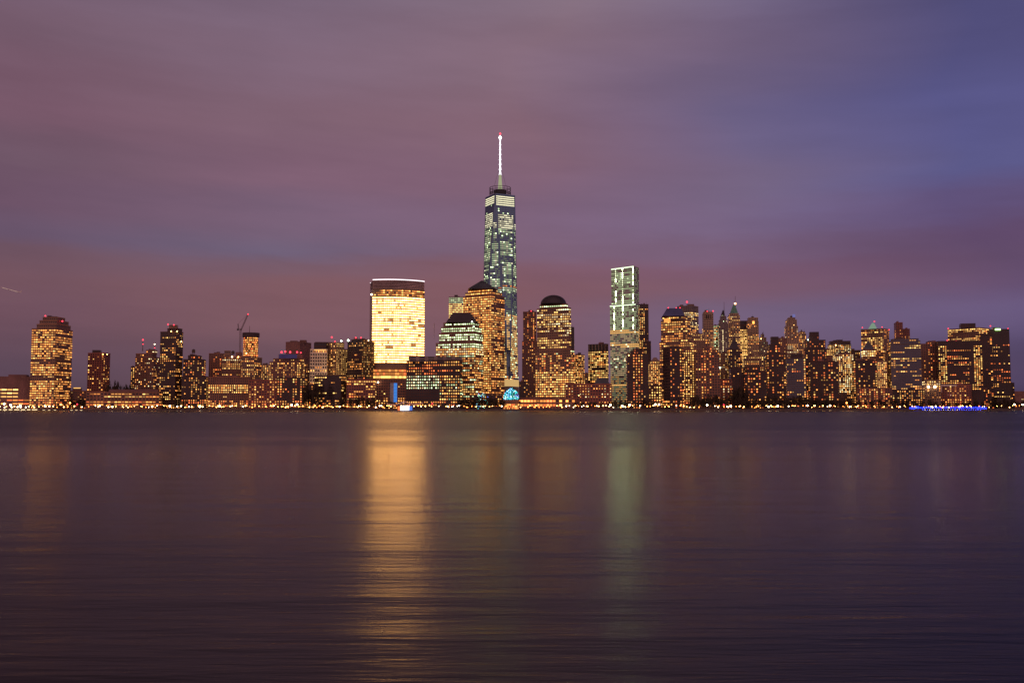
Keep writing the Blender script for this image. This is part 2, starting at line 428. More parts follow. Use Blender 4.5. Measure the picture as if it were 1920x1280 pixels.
# ---- left end of the shore
b('low_office_block', 'low flat block with four bright ribbon floors at left end of the shore', -40, 57, 706, 1550, skin='plain', depth=60, pw=8, ph=5.6, ww=.93, wh=.42,
  bands=((729, 756, .97, 'y', 'full', -40, 38),), ex=(('mech', 16, 50, 702),))
b('office_tower', 'tall brown office tower with dense orange rows and domed dark top, far left', 57, 134, 616, 1540, corner=102, turn=30, skin='office', pw=3.6, ph=3.7, ww=.8, wh=.42,
  bands=((675, 680, .35, 'ory', 'row'), (706, 712, .4, 'oy', 'row'), (612, 752, .9, 'aooy', 'full', 50, 102), (618, 752, .8, 'ooa', 'row')), tiers=((66, 130, 608, 103), (71, 126, 601, 104), (77, 119, 595, 105)),
  ex=(('red', 85, 592), ('red', 95, 596, .9), ('red', 108, 598), ('red', 117, 602, 1.3)))
b('low_shed', 'small dark low building with a lit roof storey right of the leftmost tall tower', 134, 163, 733, 1600, bands=(R_(.35, 'oyr'),), ex=(('mech', 137, 152, 727), ('panel', 138, 151, 726.4, 728, wm('y', 1), 'lit_clerestory')))
b('apartment_tower', 'dark red brick apartment tower with few lit windows, alone beside the lowrise shore', 164, 206, 662, 1640, corner=194, skin='brick', bands=(R_(.28),), pw=3.8, ph=3.7, ex=(('mech', 172, 187, 656, 'dark'), ('lamp', 193, 664, 'o', .6), ('lamp', 201, 664, 'o', .7)))
b('school_building', 'long low building with yellow ribbon windows below the brick tower and trees', 163, 300, 735, 1540, skin='brown', pw=5.2, ph=4.2, ww=.8, wh=.36, bands=((737, 758, .62, 'oyya', 'row'),), ex=(('mech', 205, 297, 730, 'plain'),), depth=50)
b('apartment_slab', 'narrow dark slab with a lit window column left of the twin mast tower', 245, 256, 688, 1680, skin='dark', bands=(R_(.5),))
b('apartment_tower', 'dark stepped tower with two red tipped masts left of the red lit brick tower', 253, 299, 670, 1670, corner=288, skin='brown', tiers=((254, 293, 663, 285), (273, 292, 657)), bands=(R_(.3, 'oaw'),),
  ex=(('mast', 268, 636, .9), ('red', 268, 637, 1.4), ('red', 268, 645, .9), ('mast', 290, 645, .7), ('red', 290, 652, .9), ('lamp', 290, 645, 'w', .8)))
b('apartment_tower', 'tall dark apartment tower with two red roof lights and a pale plant room', 299, 342, 622, 1600, corner=329, turn=32, skin='dark', pw=3.6, ph=3.5, bands=((638, 656, .55, 'oay', 'row'), (690, 700, .6, 'oa', 'row'), (0, 800, .38, 'oay', 'row')),
  tiers=((312, 340, 616, 330),), ex=(('mech', 315, 330, 609, 'tan'), ('red', 315, 608, 1.3), ('red', 326, 609, 1.1), ('lamp', 321, 621, 'o', .8), ('lamp', 332, 621, 'o', .8), ('lamp', 340, 640, 'o', .9)))
b('stepped_apartments', 'stepped dark apartment house crowned by a single round water tank', 341, 388, 706, 1580, skin='dark', tiers=((343, 382, 674), (352, 375, 667)), bands=((0, 706, .5, 'oayr', 'rand'), R_(.42)), ex=(('tank', 363, 654),))
b('apartment_block', 'flat topped block with an orange lit left column beside the round building site', 391, 419, 663, 1690, skin='brown', bands=(R_(.34, 'or'),))
b('apartment_block', 'block with one white lit upper floor and tank, left of the round building site', 416, 458, 668, 1660, skin='brown', pw=3.4, bands=((673, 678, 1, 'w', 'full'), (682, 706, .75, 'oay', 'row'), R_(.4)), ex=(('mech', 420, 431, 657, 'tan'), ('tank', 437, 657), ('mech', 441, 452, 660, 'plain'), ('lamp', 435, 669, 'w', .9), ('lamp', 447, 669, 'o', .9)))
b('low_office', 'broad low block with a dark brow above four solid rows of gold windows', 391, 470, 707, 1560, skin='brown', pw=3.3, ph=3.6, ww=.6, wh=.55, bands=((720, 736, .97, 'oyy', 'full'), (736, 742, 0, 'o', 'rand'), (742, 760, .5, 'oay', 'row')), depth=40)
b('ribbed_apartments', 'ribbed tan block directly below the round tower under construction', 452, 491, 670, 1630, corner=476, skin='tan', pw=3.4, bands=((668, 700, .5, 'oay', 'row'), R_(.5)))
b('apartment_block', 'small yellow lit block between the ribbed block and the blue crowned tower', 489, 507, 684, 1690, skin='stone', bands=(R_(.6, 'oyy'),))
b('dark_block', 'large unlit brown block standing behind the blue crowned tower', 535, 583, 641, 1800, corner=562, skin='plain', bands=())
b('blue_crowned_tower', 'busy lit apartment tower with blue parapet crown and five red lights', 505, 571, 678, 1600, corner=560, skin='brown', pw=3.7, ph=3.7, bands=((0, 712, .62, 'oayy', 'rand'), R_(.5)), tiers=((512, 571, 672, 559),),
  ex=(('mech', 522, 566, 664, 'plain'), ('panel', 523, 557, 664, 671.5, mat('blue_paint', (.10, .12, .36), .6), 'blue_parapet'), ('red', 528, 660, 1.7), ('red', 535, 659, 1.5), ('red', 544, 660, 1.7), ('red', 557, 660, 1.6), ('red', 564, 661, 1.3)))
b('apartment_block', 'slim lit block squeezed between the blue crowned tower and the white grid facade', 570, 584, 682, 1680, skin='tan', bands=(R_(.55),))
b('white_grid_block', 'white block with a piano key pattern of dark slots', 581, 613, 655, 1640, skin='white', pw=4.0, ph=5.4, ww=.5, bands=((0, 800, .22, 'oa', 'row'),), ex=(('mech', 588, 611, 642, 'dark'), ('panel', 583, 611, 655.4, 656.6, wm('y', 1), 'cornice_light')))
b('gold_lit_tower', 'tower whose right side glows gold beside a dark glass side', 612, 651, 654, 1650, corner=630, turn=50, skin='tan', pw=3.6, bands=((0, 800, .9, 'yy', 'dim', 630, 652), R_(.35)), tiers=((612, 645, 642, 630),), ex=(('red', 622, 632, 1.5), ('red', 628, 640, 1), ('lamp', 640, 639, 'g', 1.2), ('mech', 590, 628, 641, 'dark')))
b('waterfront_tower', 'broad dark tower with scattered rows just left of the golden curved tower', 651, 702, 640, 1620, corner=678, turn=45, skin='darkglass', pw=3.6, ph=3.9, bands=((0, 705, .35, 'oa', 'row', 650, 678), (0, 705, .6, 'oy', 'dim', 678, 710), R_(.5, 'oar')), tiers=((658, 695, 636, 678),),
  ex=(('red', 667, 633, 1.2), ('red', 677, 633, 1.2), ('lamp', 653, 638, 'g', 1.5), ('lamp', 691, 638, 'w', .7)))
b('brick_apartments', 'front row apartment block with warm window columns below the blue crowned tower', 467, 520, 713, 1545, skin='brick', pw=3.9, ph=3.9, bands=(R_(.5, 'oay'),))
b('brick_apartments', 'front row apartment block with brightest street lights before it, right of its twin', 520, 572, 708, 1548, skin='dark', pw=3.9, ph=3.9, bands=(R_(.6, 'oayr'),))
b('lowrise_block', 'dim lowrise among trees between two lit front apartment blocks', 571, 596, 722, 1560, skin='dark', bands=(R_(.35, 'oay'),))
b('hotel_block', 'dark roofed block with short runs of yellow windows under the white grid block', 590, 650, 704, 1560, corner=640, skin='darkglass', pw=3.8, ph=4.2, ww=.75, wh=.4, bands=(O_(.4, 'oyy'),), ex=(('mech', 592, 648, 703, 'dark'),))
b('lowrise_block', 'warm lit lowrise at the foot of the dark tower beside the curved tower', 650, 704, 712, 1550, skin='brick', pw=3.8, ph=4, ww=.7, bands=(O_(.6, 'oary'),))
# ---- centre
b('glass_pavilion_block', 'dark wide box with greenish white and amber window rows in front of the stepped tower', 762, 867, 675, 1560, corner=862, turn=20, skin='dark', pw=3.9, ph=4.6, ww=.6, wh=.5, depth=40,
  bands=((676, 681, .55, 'oa', 'row'), (681, 702, .5, 'oaar', 'row'), (702, 731, .97, 'ggw', 'full', 760, 822), (731, 749, 0, 'o', 'rand', 760, 824), (702, 749, .85, 'oayyg', 'row'), (749, 760, .7, 'oyr', 'full')),
  ex=(('mech', 766, 867, 668, 'grey'),))
b('stepped_tower', 'stepped office tower with green white upper floors under a flat cut dark pyramid', 817, 906, 642, 1590, corner=889, turn=24, skin='office', pw=3.8, ph=3.9, ww=.74, wh=.5, depth=60,
  bands=((600, 651, .88, 'gggg', 'full'), (651, 666, 1, 'aw', 'full'), (0, 800, .8, 'oayyg', 'row')), tiers=((823, 905, 624, 889), (827, 903, 612, 888), (831, 899, 604, 886)),
  ex=(('hip', 836, 896, 604, 848, 882, 587, 'roof_dark', 'cut_pyramid_roof'), ('lamp', 885, 603, 'g', .9), ('lamp', 888, 612, 'g', .8), ('mast', 814, 636, .4)))
b('glass_topped_block', 'small gold lit block with pale green glass top behind the pyramid tower', 841, 872, 557, 2100, skin='paleglass', pw=4.2, ph=4.2, ww=.85, bands=((557, 568, 1, 'g', 'dim'), (568, 640, .95, 'y', 'full')))
b('pyramid_tower', 'tall orange lit office tower under a pyramid roof in front of the tallest tower', 868, 946, 553, 1650, corner=921, turn=34, skin='office', pw=3.8, ph=3.9, ww=.76, wh=.46, depth=60,
  bands=((0, 800, .95, 'ooaay', 'full', 860, 921), (0, 800, .9, 'oay', 'row')), tiers=((872, 941, 546, 921), (877, 933, 541, 921)),
  ex=(('hip', 877, 930, 541, 902, 905, 524, 'roof_slate', 'pyramid_roof'), ('mast', 868, 544, .4)))
b('domed_tower', 'office tower with round dark dome over a band of white lights', 1004, 1077, 655, 1600, corner=1070, turn=22, skin='office', pw=3.8, ph=3.9, ww=.72, wh=.48, depth=60,
  bands=((569, 581, 1, 'ggw', 'full'), (581, 629, .97, 'yyw', 'row'), (629, 634, 0, 'o', 'rand'), (634, 652, .8, 'yy', 'row'), (655, 663, .9, 'gwy', 'row'), (663, 695, .55, 'oary', 'rand'), (695, 760, .95, 'oyy', 'full')),
  tiers=((1007, 1071, 577, 1067), (1012, 1065, 570, 1062)), ex=(('dome', 1014, 1063, 569.5, 552, 'roof_dark', 'dome'),))
b('apartment_slab', 'slim slab with scattered orange windows left of the domed tower', 979, 1007, 640, 1740, skin='brown', pw=3.4, ph=3.4, bands=((0, 660, .42, 'oar', 'rand'), R_(.2)), tiers=((981, 1006, 585),), ex=(('red', 983, 585, 1), ('red', 996, 583, 1)))
b('dark_annex', 'narrow dark annex hugging the right side of the domed tower', 1068, 1077, 614, 1720, skin='darkglass', bands=(R_(.1),))
b('stone_block', 'tan floodlit block with even dim windows right of the domed tower', 1074, 1096, 665, 1760, corner=1090, skin='stone', bands=(F_(.8, 'oy'),), pw=3.2, ph=3.2, ww=.5)
b('gold_grid_block', 'free standing gold lit block with a dark columned top storey', 1103, 1141, 645, 1700, corner=1136, skin='darkglass', pw=3.6, ph=3.7, ww=.75, bands=((657, 760, .9, 'oyyy', 'row'),), ex=tuple(('panel', x, x + 1, 646, 657, mat('pilaster', (.3, .22, .15)), 'pilaster') for x in (1104, 1110, 1116, 1122, 1128, 1134)))
b('sliver_block', 'thin low dark block left of the free standing gold grid block', 1094, 1104, 700, 1720, skin='brown', bands=(R_(.3),))
b('brick_warehouse', 'long low brick building with a grid of small lights under a dark rounded roof', 1060, 1147, 720, 1560, skin='brick', pw=4.4, ph=4.4, ww=.42, wh=.4, bands=((0, 748, .8, 'oaw', 'rand'),), depth=45, ex=(('hip', 1114, 1143, 719, 1120, 1137, 708, 'roof_slate', 'curved_roof'),))
b('dark_slab_tower', 'dark tower with a ladder of amber windows right of the pale glass tower', 1200, 1217, 571, 1980, skin='darkglass', pw=3.8, bands=((0, 800, .8, 'oyy', 'row', 1195, 1208), R_(.12)), tiers=())
b('dark_lower_block', 'wider dark lower block behind the dark ladder lit tower', 1206, 1221, 640, 1960, skin='dark', bands=(R_(.25),))
b('gothic_apartments', 'dark gabled apartment tower in front of the pale glass tower', 1176, 1216, 663, 1560, skin='dark', pw=4.4, ph=4.4, ww=.5, bands=((0, 800, .75, 'oar', 'rand', 1186, 1206), R_(.08)), tiers=((1183, 1208, 658), (1188, 1200, 654)), ex=(('lamp', 1179, 666, 'o', .7),))
b('ornate_tower', 'ornate floodlit tan tower with a dark hipped cap', 1217, 1241, 682, 1720, skin='stone', pw=3.1, ph=3.1, bands=(F_(.75, 'oyy'),), tiers=((1221, 1237, 677),), ex=(('hip', 1221, 1237, 677, 1226, 1231, 670, 'roof_stone', 'hipped_roof'),))
b('lowrise_grid', 'low block with a neat grid of yellow windows right of the gabled dark tower', 1211, 1239, 723, 1590, skin='brown', pw=4.2, ph=4.2, ww=.5, bands=(F_(.9, 'yy'),))
b('mansard_tower', 'big stepped office tower with dark mansard top and bright corner window', 1237, 1301, 640, 1650, corner=1292, turn=20, skin='office', pw=3.9, ph=4.0, ww=.72, wh=.46, depth=55,
  bands=((608, 640, .95, 'ooy', 'row'), (0, 800, .85, 'oay', 'row')), tiers=((1240, 1296, 600, 1290), (1243, 1287, 592, 1282)),
  ex=(('hip', 1243, 1286, 592, 1252, 1278, 578, 'roof_navy', 'mansard_roof'), ('red', 1253, 577, 1), ('red', 1268, 577, .8), ('red', 1275, 577, 1), ('panel', 1245, 1257, 597, 604, wm('o', 1), 'lit_corner_window')))
b('flat_top_tower', 'square grey tower with a blank top and red mast light behind the mansard tower', 1271, 1311, 573, 1900, corner=1297, skin='grey', pw=3.8, ph=3.8, ww=.7, bands=((585, 615, .7, 'yw', 'row'), (615, 760, .4, 'oy', 'row')), ex=(('mast', 1288, 567, .8), ('red', 1288, 566, 1.8)))
b('apartment_tower', 'black apartment tower with a blank brown side and few large red orange windows', 1243, 1283, 652, 1550, corner=1256, turn=60, skin='dark', pw=4.6, ph=4.6, ww=.55, bands=((0, 800, .4, 'ora', 'rand', 1256, 1284),), ex=(('red', 1276, 655, 1.3), ('mech', 1256, 1274, 648, 'dark')))
b('grid_lit_block', 'block with small square yellow windows between the two dark front towers', 1281, 1306, 655, 1590, skin='brown', pw=3.7, ph=3.7, ww=.55, bands=(F_(.9, 'yay'),))
b('rounded_block', 'block with a sloping rounded roof and yellow rows below the flat topped grey tower', 1295, 1331, 640, 1800, skin='tan', pw=4, ph=4, bands=((0, 800, .55, 'yyo', 'row'),), tiers=((1297, 1322, 630), (1300, 1318, 626)))
# ---- the cluster of old towers
b('fin_topped_tower', 'pale tower with dark slots at its top and two red corner lights', 1320, 1339, 588, 2100, skin='stone', pw=3.9, ph=5, ww=.4, bands=((617, 700, .9, 'yo', 'row'),), tiers=((1321, 1338, 585),),
  ex=(('red', 1326, 584, 1.5), ('red', 1337, 583, 1.4)) + tuple(('panel', x, x + 1.6, 590, 597, mat('dark_slot', (.02, .02, .02)), 'louvre_slot') for x in (1324, 1328, 1332)))
b('lit_office_slice', 'narrow block of bright greenish window columns left of the slim spired tower', 1340, 1350, 610, 2150, skin='grey', pw=3.4, ph=3.6, ww=.6, bands=(F_(.85, 'gwa'),))
b('spired_tower', 'slim dark tapering tower with a thin needle spire and one bright column', 1349, 1367, 607, 2080, skin='grey', pw=3.4, ph=4, ww=.5, bands=((618, 666, 1, 'w', 'c.5'), R_(.25, 'ywg')), tiers=((1351, 1365, 600), (1353, 1363, 593), (1355, 1360.5, 589)),
  ex=(('hip', 1354.8, 1360.6, 589, 1357, 1358, 581, 'roof_dark', 'peak'), ('mast', 1357.5, 566, .7)))
b('copper_pyramid_tower', 'tower with a lit green copper pyramid and white lantern at its tip', 1368, 1389, 592, 2100, skin='stone', pw=3.6, ph=3.8, ww=.55, bands=((592, 604, .85, 'oyw', 'row'), (625, 700, .8, 'oyy', 'row'), R_(.3)), tiers=((1370, 1387, 588),),
  ex=(('hip', 1371, 1386, 588, 1377, 1380, 571, 'roof_copper', 'copper_roof'), ('mast', 1378.5, 555, .9), ('lamp', 1378.5, 569, 'o', 1.8)))
b('dark_cap_tower', 'tower with a windowless black cap above even yellow rows', 1389, 1404, 617, 2200, skin='tan', pw=3.4, ph=3.6, ww=.7, bands=(F_(.95, 'yy'),), ex=(('mech', 1389, 1403, 601, 'dark'),))
b('stone_tower', 'tan stone tower with one tall orange lit window near its top', 1403, 1424, 603, 2150, skin='stone', pw=3.8, ph=4, ww=.55, bands=((625, 760, .75, 'oyy', 'row'), (608, 616, .4, 'o', 'rand')), tiers=((1405, 1423, 596),), ex=(('panel', 1411, 1414.5, 602, 607, wm('o', 2), 'tall_lit_window'),))
b('pinnacle_tower', 'slim grey setback tower with a small pinnacle and white dots', 1424, 1441, 641, 2200, skin='grey', pw=3.4, ph=3.8, ww=.5, bands=(R_(.4, 'wgy'),), tiers=((1426, 1438, 633), (1429, 1434, 627)), ex=(('lamp', 1427, 635, 'o', 1), ('mast', 1431, 622, .5)))
b('apartment_tower', 'broad brown apartment tower with rounded top and orange window columns', 1304, 1350, 660, 1560, skin='brown', pw=4.2, ph=4.2, ww=.5, bands=((0, 800, .6, 'oar', 'rand', 1316, 1340), R_(.1)), tiers=((1308, 1346, 656), (1320, 1336, 651)), ex=(('lamp', 1350, 689, 'g', 1.2),))
b('midrise_block', 'midrise with bright mixed windows between the rounded tower and the cone roof', 1348, 1371, 662, 1800, skin='tan', pw=4, ph=4, bands=(R_(.6, 'oyw'),))
b('cone_roof_building', 'dark building with a steep black cone roof below the copper pyramid', 1366, 1392, 655, 1760, skin='dark', bands=(R_(.4, 'oya'),), ex=(('hip', 1369, 1387, 655, 1377, 1378, 631, 'roof_dark', 'cone_roof'),))
b('dark_midrise', 'almost unlit dark midrise rising from trees under the cone roof', 1370, 1398, 690, 1600, skin='dark', bands=(R_(.12, 'oa'),))
b('lit_midrise', 'midrise with bright yellow lines below the tan stone tower', 1396, 1432, 668, 1850, skin='tan', pw=4, ph=4, ww=.6, bands=(O_(.8, 'yyo'),))
b('brick_midrise', 'brick block with orange spots and one white light at the park edge', 1350, 1372, 712, 1570, skin='brick', pw=4.2, ph=4.2, bands=(R_(.6, 'orw'),))
b('stepped_brick_block', 'dark brick block with scattered red and orange windows beside the park trees', 1396, 1437, 697, 1570, skin='dark', pw=4.4, ph=4.4, ww=.6, bands=(R_(.45, 'orra'),), tiers=((1400, 1426, 688),))
b('boxed_cap_tower', 'dark tower topped by a tan drum and black box', 1438, 1474, 664, 1590, skin='dark', pw=4.2, ph=4.2, ww=.6, bands=(R_(.4, 'ora'),), tiers=((1443, 1464, 646),), ex=(('mech', 1447, 1461, 631, 'dark'),))
b('plain_tower', 'plain brown tower with few windows right of the boxed cap tower', 1461, 1477, 634, 1900, skin='brown', bands=(R_(.25, 'oy'),))
b('art_deco_tower', 'tall rounded stone tower carrying a small blue rooftop sign', 1475, 1498, 612, 1950, skin='stone', pw=3.8, ph=4, ww=.5, bands=((600, 610, .6, 'yo', 'rand'), (640, 662, .9, 'wya', 'row'), R_(.3, 'ow')), tiers=((1477, 1496, 600), (1480, 1493, 596)),
  ex=(('panel', 1486, 1491, 589, 594.5, mat('blue_sign', None, emit=(.16, .16, .42), strength=.9), 'roof_sign'), ('mast', 1488, 590, .6)))
b('domed_cap_tower', 'small stone tower with hipped cap and one bright lit bay', 1499, 1513, 626, 2000, skin='stone', pw=3.4, ph=3.6, bands=((626, 642, .9, 'yo', 'full', 1499, 1507), R_(.4)), tiers=((1501, 1511, 622),))
b('glass_apartments', 'pale framed glass block with a bright window column down its right edge', 1475, 1511, 672, 1590, skin='glass', pw=3.9, ph=4, ww=.6, bands=((0, 800, .85, 'oy', 'full', 1506, 1512), (0, 800, .3, 'oyr', 'row')), ex=(('mech', 1483, 1505, 663, 'dark'),))
b('dark_setback_tower', 'very dark setback tower with red orange windows and a tilted black cap', 1511, 1551, 655, 1680, skin='dark', pw=4.2, ph=4.2, ww=.55, bands=(R_(.5, 'orra'),), tiers=((1514, 1549, 638), (1520, 1537, 630)), ex=(('mech', 1520, 1537, 622, 'dark'), ('lamp', 1515, 637, 'g', .8)))
b('dark_front_block', 'dark block with diagonal runs of orange windows behind the park lamps', 1519, 1572, 678, 1600, skin='dark', pw=4.3, ph=4.3, ww=.62, bands=(R_(.38, 'oray'),))
b('finned_office', 'office block with finned dark crown and many small white yellow lights', 1556, 1597, 646, 1900, skin='darkglass', pw=3.3, ph=3.4, ww=.55, bands=((646, 760, .8, 'ywyo', 'full'),), tiers=((1558, 1596, 640),), ex=(('mast', 1580, 634, .4), ('lamp', 1567, 647, 'o', 1.1), ('lamp', 1590, 649, 'g', .9)))
b('window_rows_block', 'low stack of yellow rows left of the finned crown office', 1547, 1562, 655, 1850, skin='brown', pw=4, ph=4, ww=.8, bands=(O_(.7, 'yy'),))
b('bright_grid_block', 'brightly gridded block with a solid gold right edge near the park', 1566, 1601, 664, 1680, skin='tan', pw=3.4, ph=3.6, ww=.6, wh=.6, bands=((0, 730, .98, 'yyw', 'full', 1589, 1601), (0, 735, .85, 'ywa', 'full'), R_(.4)))
b('dark_midrise', 'dark flat block peeping between the finned office and the broad gold tower', 1594, 1614, 657, 1880, skin='dark', bands=(R_(.15, 'oy'),))
b('broad_gold_tower', 'broad gold lit tower with a glowing greenish lantern on its roof', 1616, 1669, 616, 1800, corner=1656, turn=24, skin='office', pw=4.0, ph=4.0, ww=.72, wh=.5, depth=50, bands=((622, 656, .93, 'yyo', 'row', 1610, 1656), (656, 760, .5, 'oy', 'row'), (0, 800, .4, 'o', 'dim')),
  ex=(('hip', 1634, 1646, 615, 1638, 1641, 605, 'roof_lantern', 'lantern'), ('red', 1639.5, 602.5, 1.3), ('red', 1617, 614, 1.1), ('red', 1654, 613, 1), ('red', 1667, 618, 1)))
b('conical_roof_hall', 'small hall with a grey cone roof in front of the broad gold tower', 1619, 1643, 656, 1700, skin='brown', pw=4.2, ph=4.2, ww=.75, bands=((656, 668, .95, 'yw', 'full'), R_(.3)), ex=(('hip', 1620, 1641, 655.5, 1629, 1630, 639, 'roof_slate', 'cone_roof'),))
b('dark_front_block', 'dark front block with clustered orange windows left of the floodlit tan block', 1600, 1645, 676, 1600, skin='dark', pw=4.3, ph=4.3, ww=.6, bands=(R_(.45, 'oray'),))
b('floodlit_block', 'floodlit tan block below the broad gold tower', 1643, 1663, 678, 1640, skin='stone', pw=3.4, ph=3.5, ww=.6, bands=((0, 735, .9, 'yyo', 'full'),))
b('tan_slab', 'tan slab with dim lights right of the floodlit block', 1660, 1673, 662, 1660, skin='tan', bands=(R_(.4, 'oy'),))
b('red_slab', 'tall dark red slab with a single lit window column', 1682, 1695, 605, 1900, skin='brick', pw=3.4, ph=3.6, ww=.6, bands=((618, 640, 1, 'o', 'c.75'),))
b('red_annex', 'lower dark red annex stuck to the right of the tall red slab', 1694, 1708, 617, 1900, skin='brick', bands=((630, 640, .5, 'oy', 'rand'),))
b('glass_round_tower', 'blue grey glass tower with a plain rounded dark top', 1671, 1728, 646, 1600, skin='glass', pw=4, ph=4, ww=.75, wh=.42, bands=((646, 656, .5, 'oy', 'row'), (0, 800, .35, 'oay', 'row')), tiers=((1672, 1727, 640), (1675, 1724, 636)))
b('brown_tower', 'brown tower with a gently sloping top right of the rounded glass tower', 1728, 1762, 645, 1690, skin='brown', pw=4.4, ph=4.4, bands=(R_(.22, 'ora'),), tiers=((1740, 1761, 641),))
b('wide_dark_apartments', 'wide dark apartment block with two bright stacks of yellow windows', 1760, 1843, 640, 1600, skin='dark', pw=3.9, ph=3.9, ww=.68, bands=((648, 730, .85, 'yyo', 'full', 1760, 1776), (646, 730, .9, 'yyo', 'full', 1825, 1843), (655, 730, .42, 'ora', 'row', 1776, 1820)), depth=45, ex=(('red', 1776, 638, 1.1), ('red', 1793, 639, .9)))
b('crown_lit_office', 'office block with a bright roof line rising behind the wide dark apartments', 1779, 1859, 614, 1830, corner=1838, turn=24, skin='office', pw=3.8, ph=4, ww=.75, bands=((612, 619, 1, 'y', 'full'), (0, 800, .75, 'yyo', 'row')), depth=50, ex=(('mech', 1804, 1832, 606, 'dark'), ('red', 1778, 616, 1.3), ('red', 1857, 611, 1.3)))
b('green_sign_tower', 'dark glass tower at right end with a glowing green sign on its roof edge', 1859, 1895, 618, 1630, skin='darkglass', pw=4.1, ph=4.1, ww=.62, bands=((645, 735, .33, 'oray', 'row'), (735, 760, .3, 'oy', 'rand')), depth=40, ex=(('red', 1890, 616, 1.1),
  ('panel', 1866, 1876, 616, 619, lamp_mat('sign_green', (.45, 1, .22), 5), 'green_sign')))
b('linking_block', 'dark block with orange windows between the wide apartments and the green sign tower', 1840, 1862, 627, 1650, skin='dark', pw=4, ph=4, ww=.7, bands=(R_(.35, 'ora'),), ex=(('red', 1856, 625, 1.3),))
b('end_block', 'low unlit stepped block at the right end of the skyline', 1888, 1901, 718, 1700, skin='dark', bands=(R_(.15),))
b('end_warehouse', 'lowest long dark shed at the far right edge', 1899, 1990, 734, 1780, skin='plain', bands=((748, 754, .2, 'wy', 'rand'),), depth=40)
b('portal_building', 'low block framed by a pale square arch behind the blue lit pier', 1761, 1820, 722, 1590, skin='brick', pw=4.2, ph=4.2, ww=.6, bands=((0, 800, .6, 'oya', 'rand', 1780, 1808), R_(.3, 'oy')), ex=(('panel', 1763, 1819, 721, 724, mat('pale_stone', (.5, .42, .38)), 'lintel'), ('panel', 1763, 1766, 724.2, 735, mat('pale_stone', None), 'pier'), ('panel', 1816, 1819, 724.2, 735, mat('pale_stone', None), 'pier')))
b('floodlit_lowrise', 'low block with two dazzling white floodlights left of the pale square arch', 1733, 1763, 713, 1600, skin='tan', pw=4.2, ph=4.2, bands=((712, 722, .95, 'wy', 'full'), R_(.35, 'oa')), ex=(('lamp', 1741, 725, 'w', 2.0), ('lamp', 1753, 725, 'w', 2.2)))
b('shore_lowrise', 'dark low block right of the pale square arch', 1820, 1858, 730, 1590, skin='dark', bands=(R_(.45, 'oar'),))
b('shore_lowrise', 'low shore row with dense orange windows left of the rounded glass tower', 1606, 1672, 728, 1580, skin='brown', pw=4, ph=4, bands=(R_(.6, 'oayr'),))
b('shore_lowrise', 'low shore row of orange windows at the foot of the rounded glass tower', 1672, 1733, 731, 1580, skin='dark', pw=4, ph=4, bands=(R_(.55, 'oay'),))
b('shore_lowrise', 'low lit shore shed under the green sign tower', 1868, 1893, 741, 1600, skin='dark', pw=4, ph=3.4, bands=((740, 745, .9, 'y', 'full'),))
b('arcade_building', 'long low arcade with big glowing orange bays right of the blue glass dome', 976, 1078, 747, 1535, skin='brown', pw=5.2, ph=6.5, ww=.82, wh=.6, bands=((748, 760, 1, 'oor', 'full', 976, 1045), (748, 760, .4, 'yo', 'rand')), depth=24, shop=False)
b('dark_hall', 'dark low hall between the tallest tower and the slim slab', 973, 990, 716, 1640, skin='dark', bands=(R_(.2),))
b('garden_lowrise', 'dim low building with coloured night lights left of the blue dome', 888, 945, 741, 1560, skin='dark', bands=(R_(.25, 'oa'),), depth=20)

lm = mat('roof_lantern', None, emit=(.62, .9, .68), strength=.75)

# ------------------------------------------------------------------ setting: water, land, promenade
SH = [(-900, 1480), (0, 1482), (1300, 1500), (1920, 1500 + far(1920)), (2700, 2500)]   # the shore as (photo column, distance)
shore = [Vector((rr(px) * D, D)) for px, D in SH]
def shore_y(px):
    for (a, d0), (c, d1) in zip(SH, SH[1:]):
        if px <= c: return d0 + (d1 - d0) * (px - a) / (c - a)
    return SH[-1][1]

TX = 1.0; PF, PR, PB, PA, PI_ = 0.17, 0.175, 0.095, 0.5, 1.13
wm_ = bpy.data.materials.new('river_water'); wm_.use_nodes = True; N, L = wm_.node_tree.nodes, wm_.node_tree.links
pb = N['Principled BSDF']; pb.inputs['Base Color'].default_value = (.010, .006, .004, 1); pb.inputs['IOR'].default_value = PI_ - .008
g = N.new('ShaderNodeTexCoord')
def wnoise(sx, sy, detail, rough=0.55, off=0.0):
    mp = N.new('ShaderNodeMapping'); mp.inputs['Scale'].default_value = (sx, sy, 1); mp.inputs['Location'].default_value = (off, off, 0); L.new(g.outputs['Object'], mp.inputs[0])
    t = N.new('ShaderNodeTexNoise'); t.inputs['Scale'].default_value = 1; t.inputs['Detail'].default_value = detail; t.inputs['Roughness'].default_value = rough
    L.new(mp.outputs[0], t.inputs['Vector']); return t.outputs['Fac']
def nmath(op, a, v, w=None):
    n = N.new('ShaderNodeMath'); n.operation = op
    for i, q in enumerate((a, v, w)):
        if q is None: continue
        if isinstance(q, (int, float)): n.inputs[i].default_value = q
        else: L.new(q, n.inputs[i])
    return n.outputs[0]
gust = wnoise(.0022, .014, 3, 0.5, 3.7)                     # long wind patches lying across the river
sy_ = N.new('ShaderNodeSeparateXYZ'); L.new(g.outputs['Object'], sy_.inputs[0])
farr = N.new('ShaderNodeMapRange'); farr.interpolation_type = 'SMOOTHSTEP'; L.new(nmath('MULTIPLY_ADD', gust, 160, nmath('SUBTRACT', sy_.outputs[1], 80)), farr.inputs['Value'])
farr.inputs['From Min'].default_value = 50; farr.inputs['From Max'].default_value = 240; farr.inputs['To Min'].default_value = 0; farr.inputs['To Max'].default_value = 1
rough = nmath('ADD', nmath('MULTIPLY_ADD', farr.outputs[0], PF, PR), nmath('MULTIPLY', nmath('SUBTRACT', gust, 0.5), 0.16))
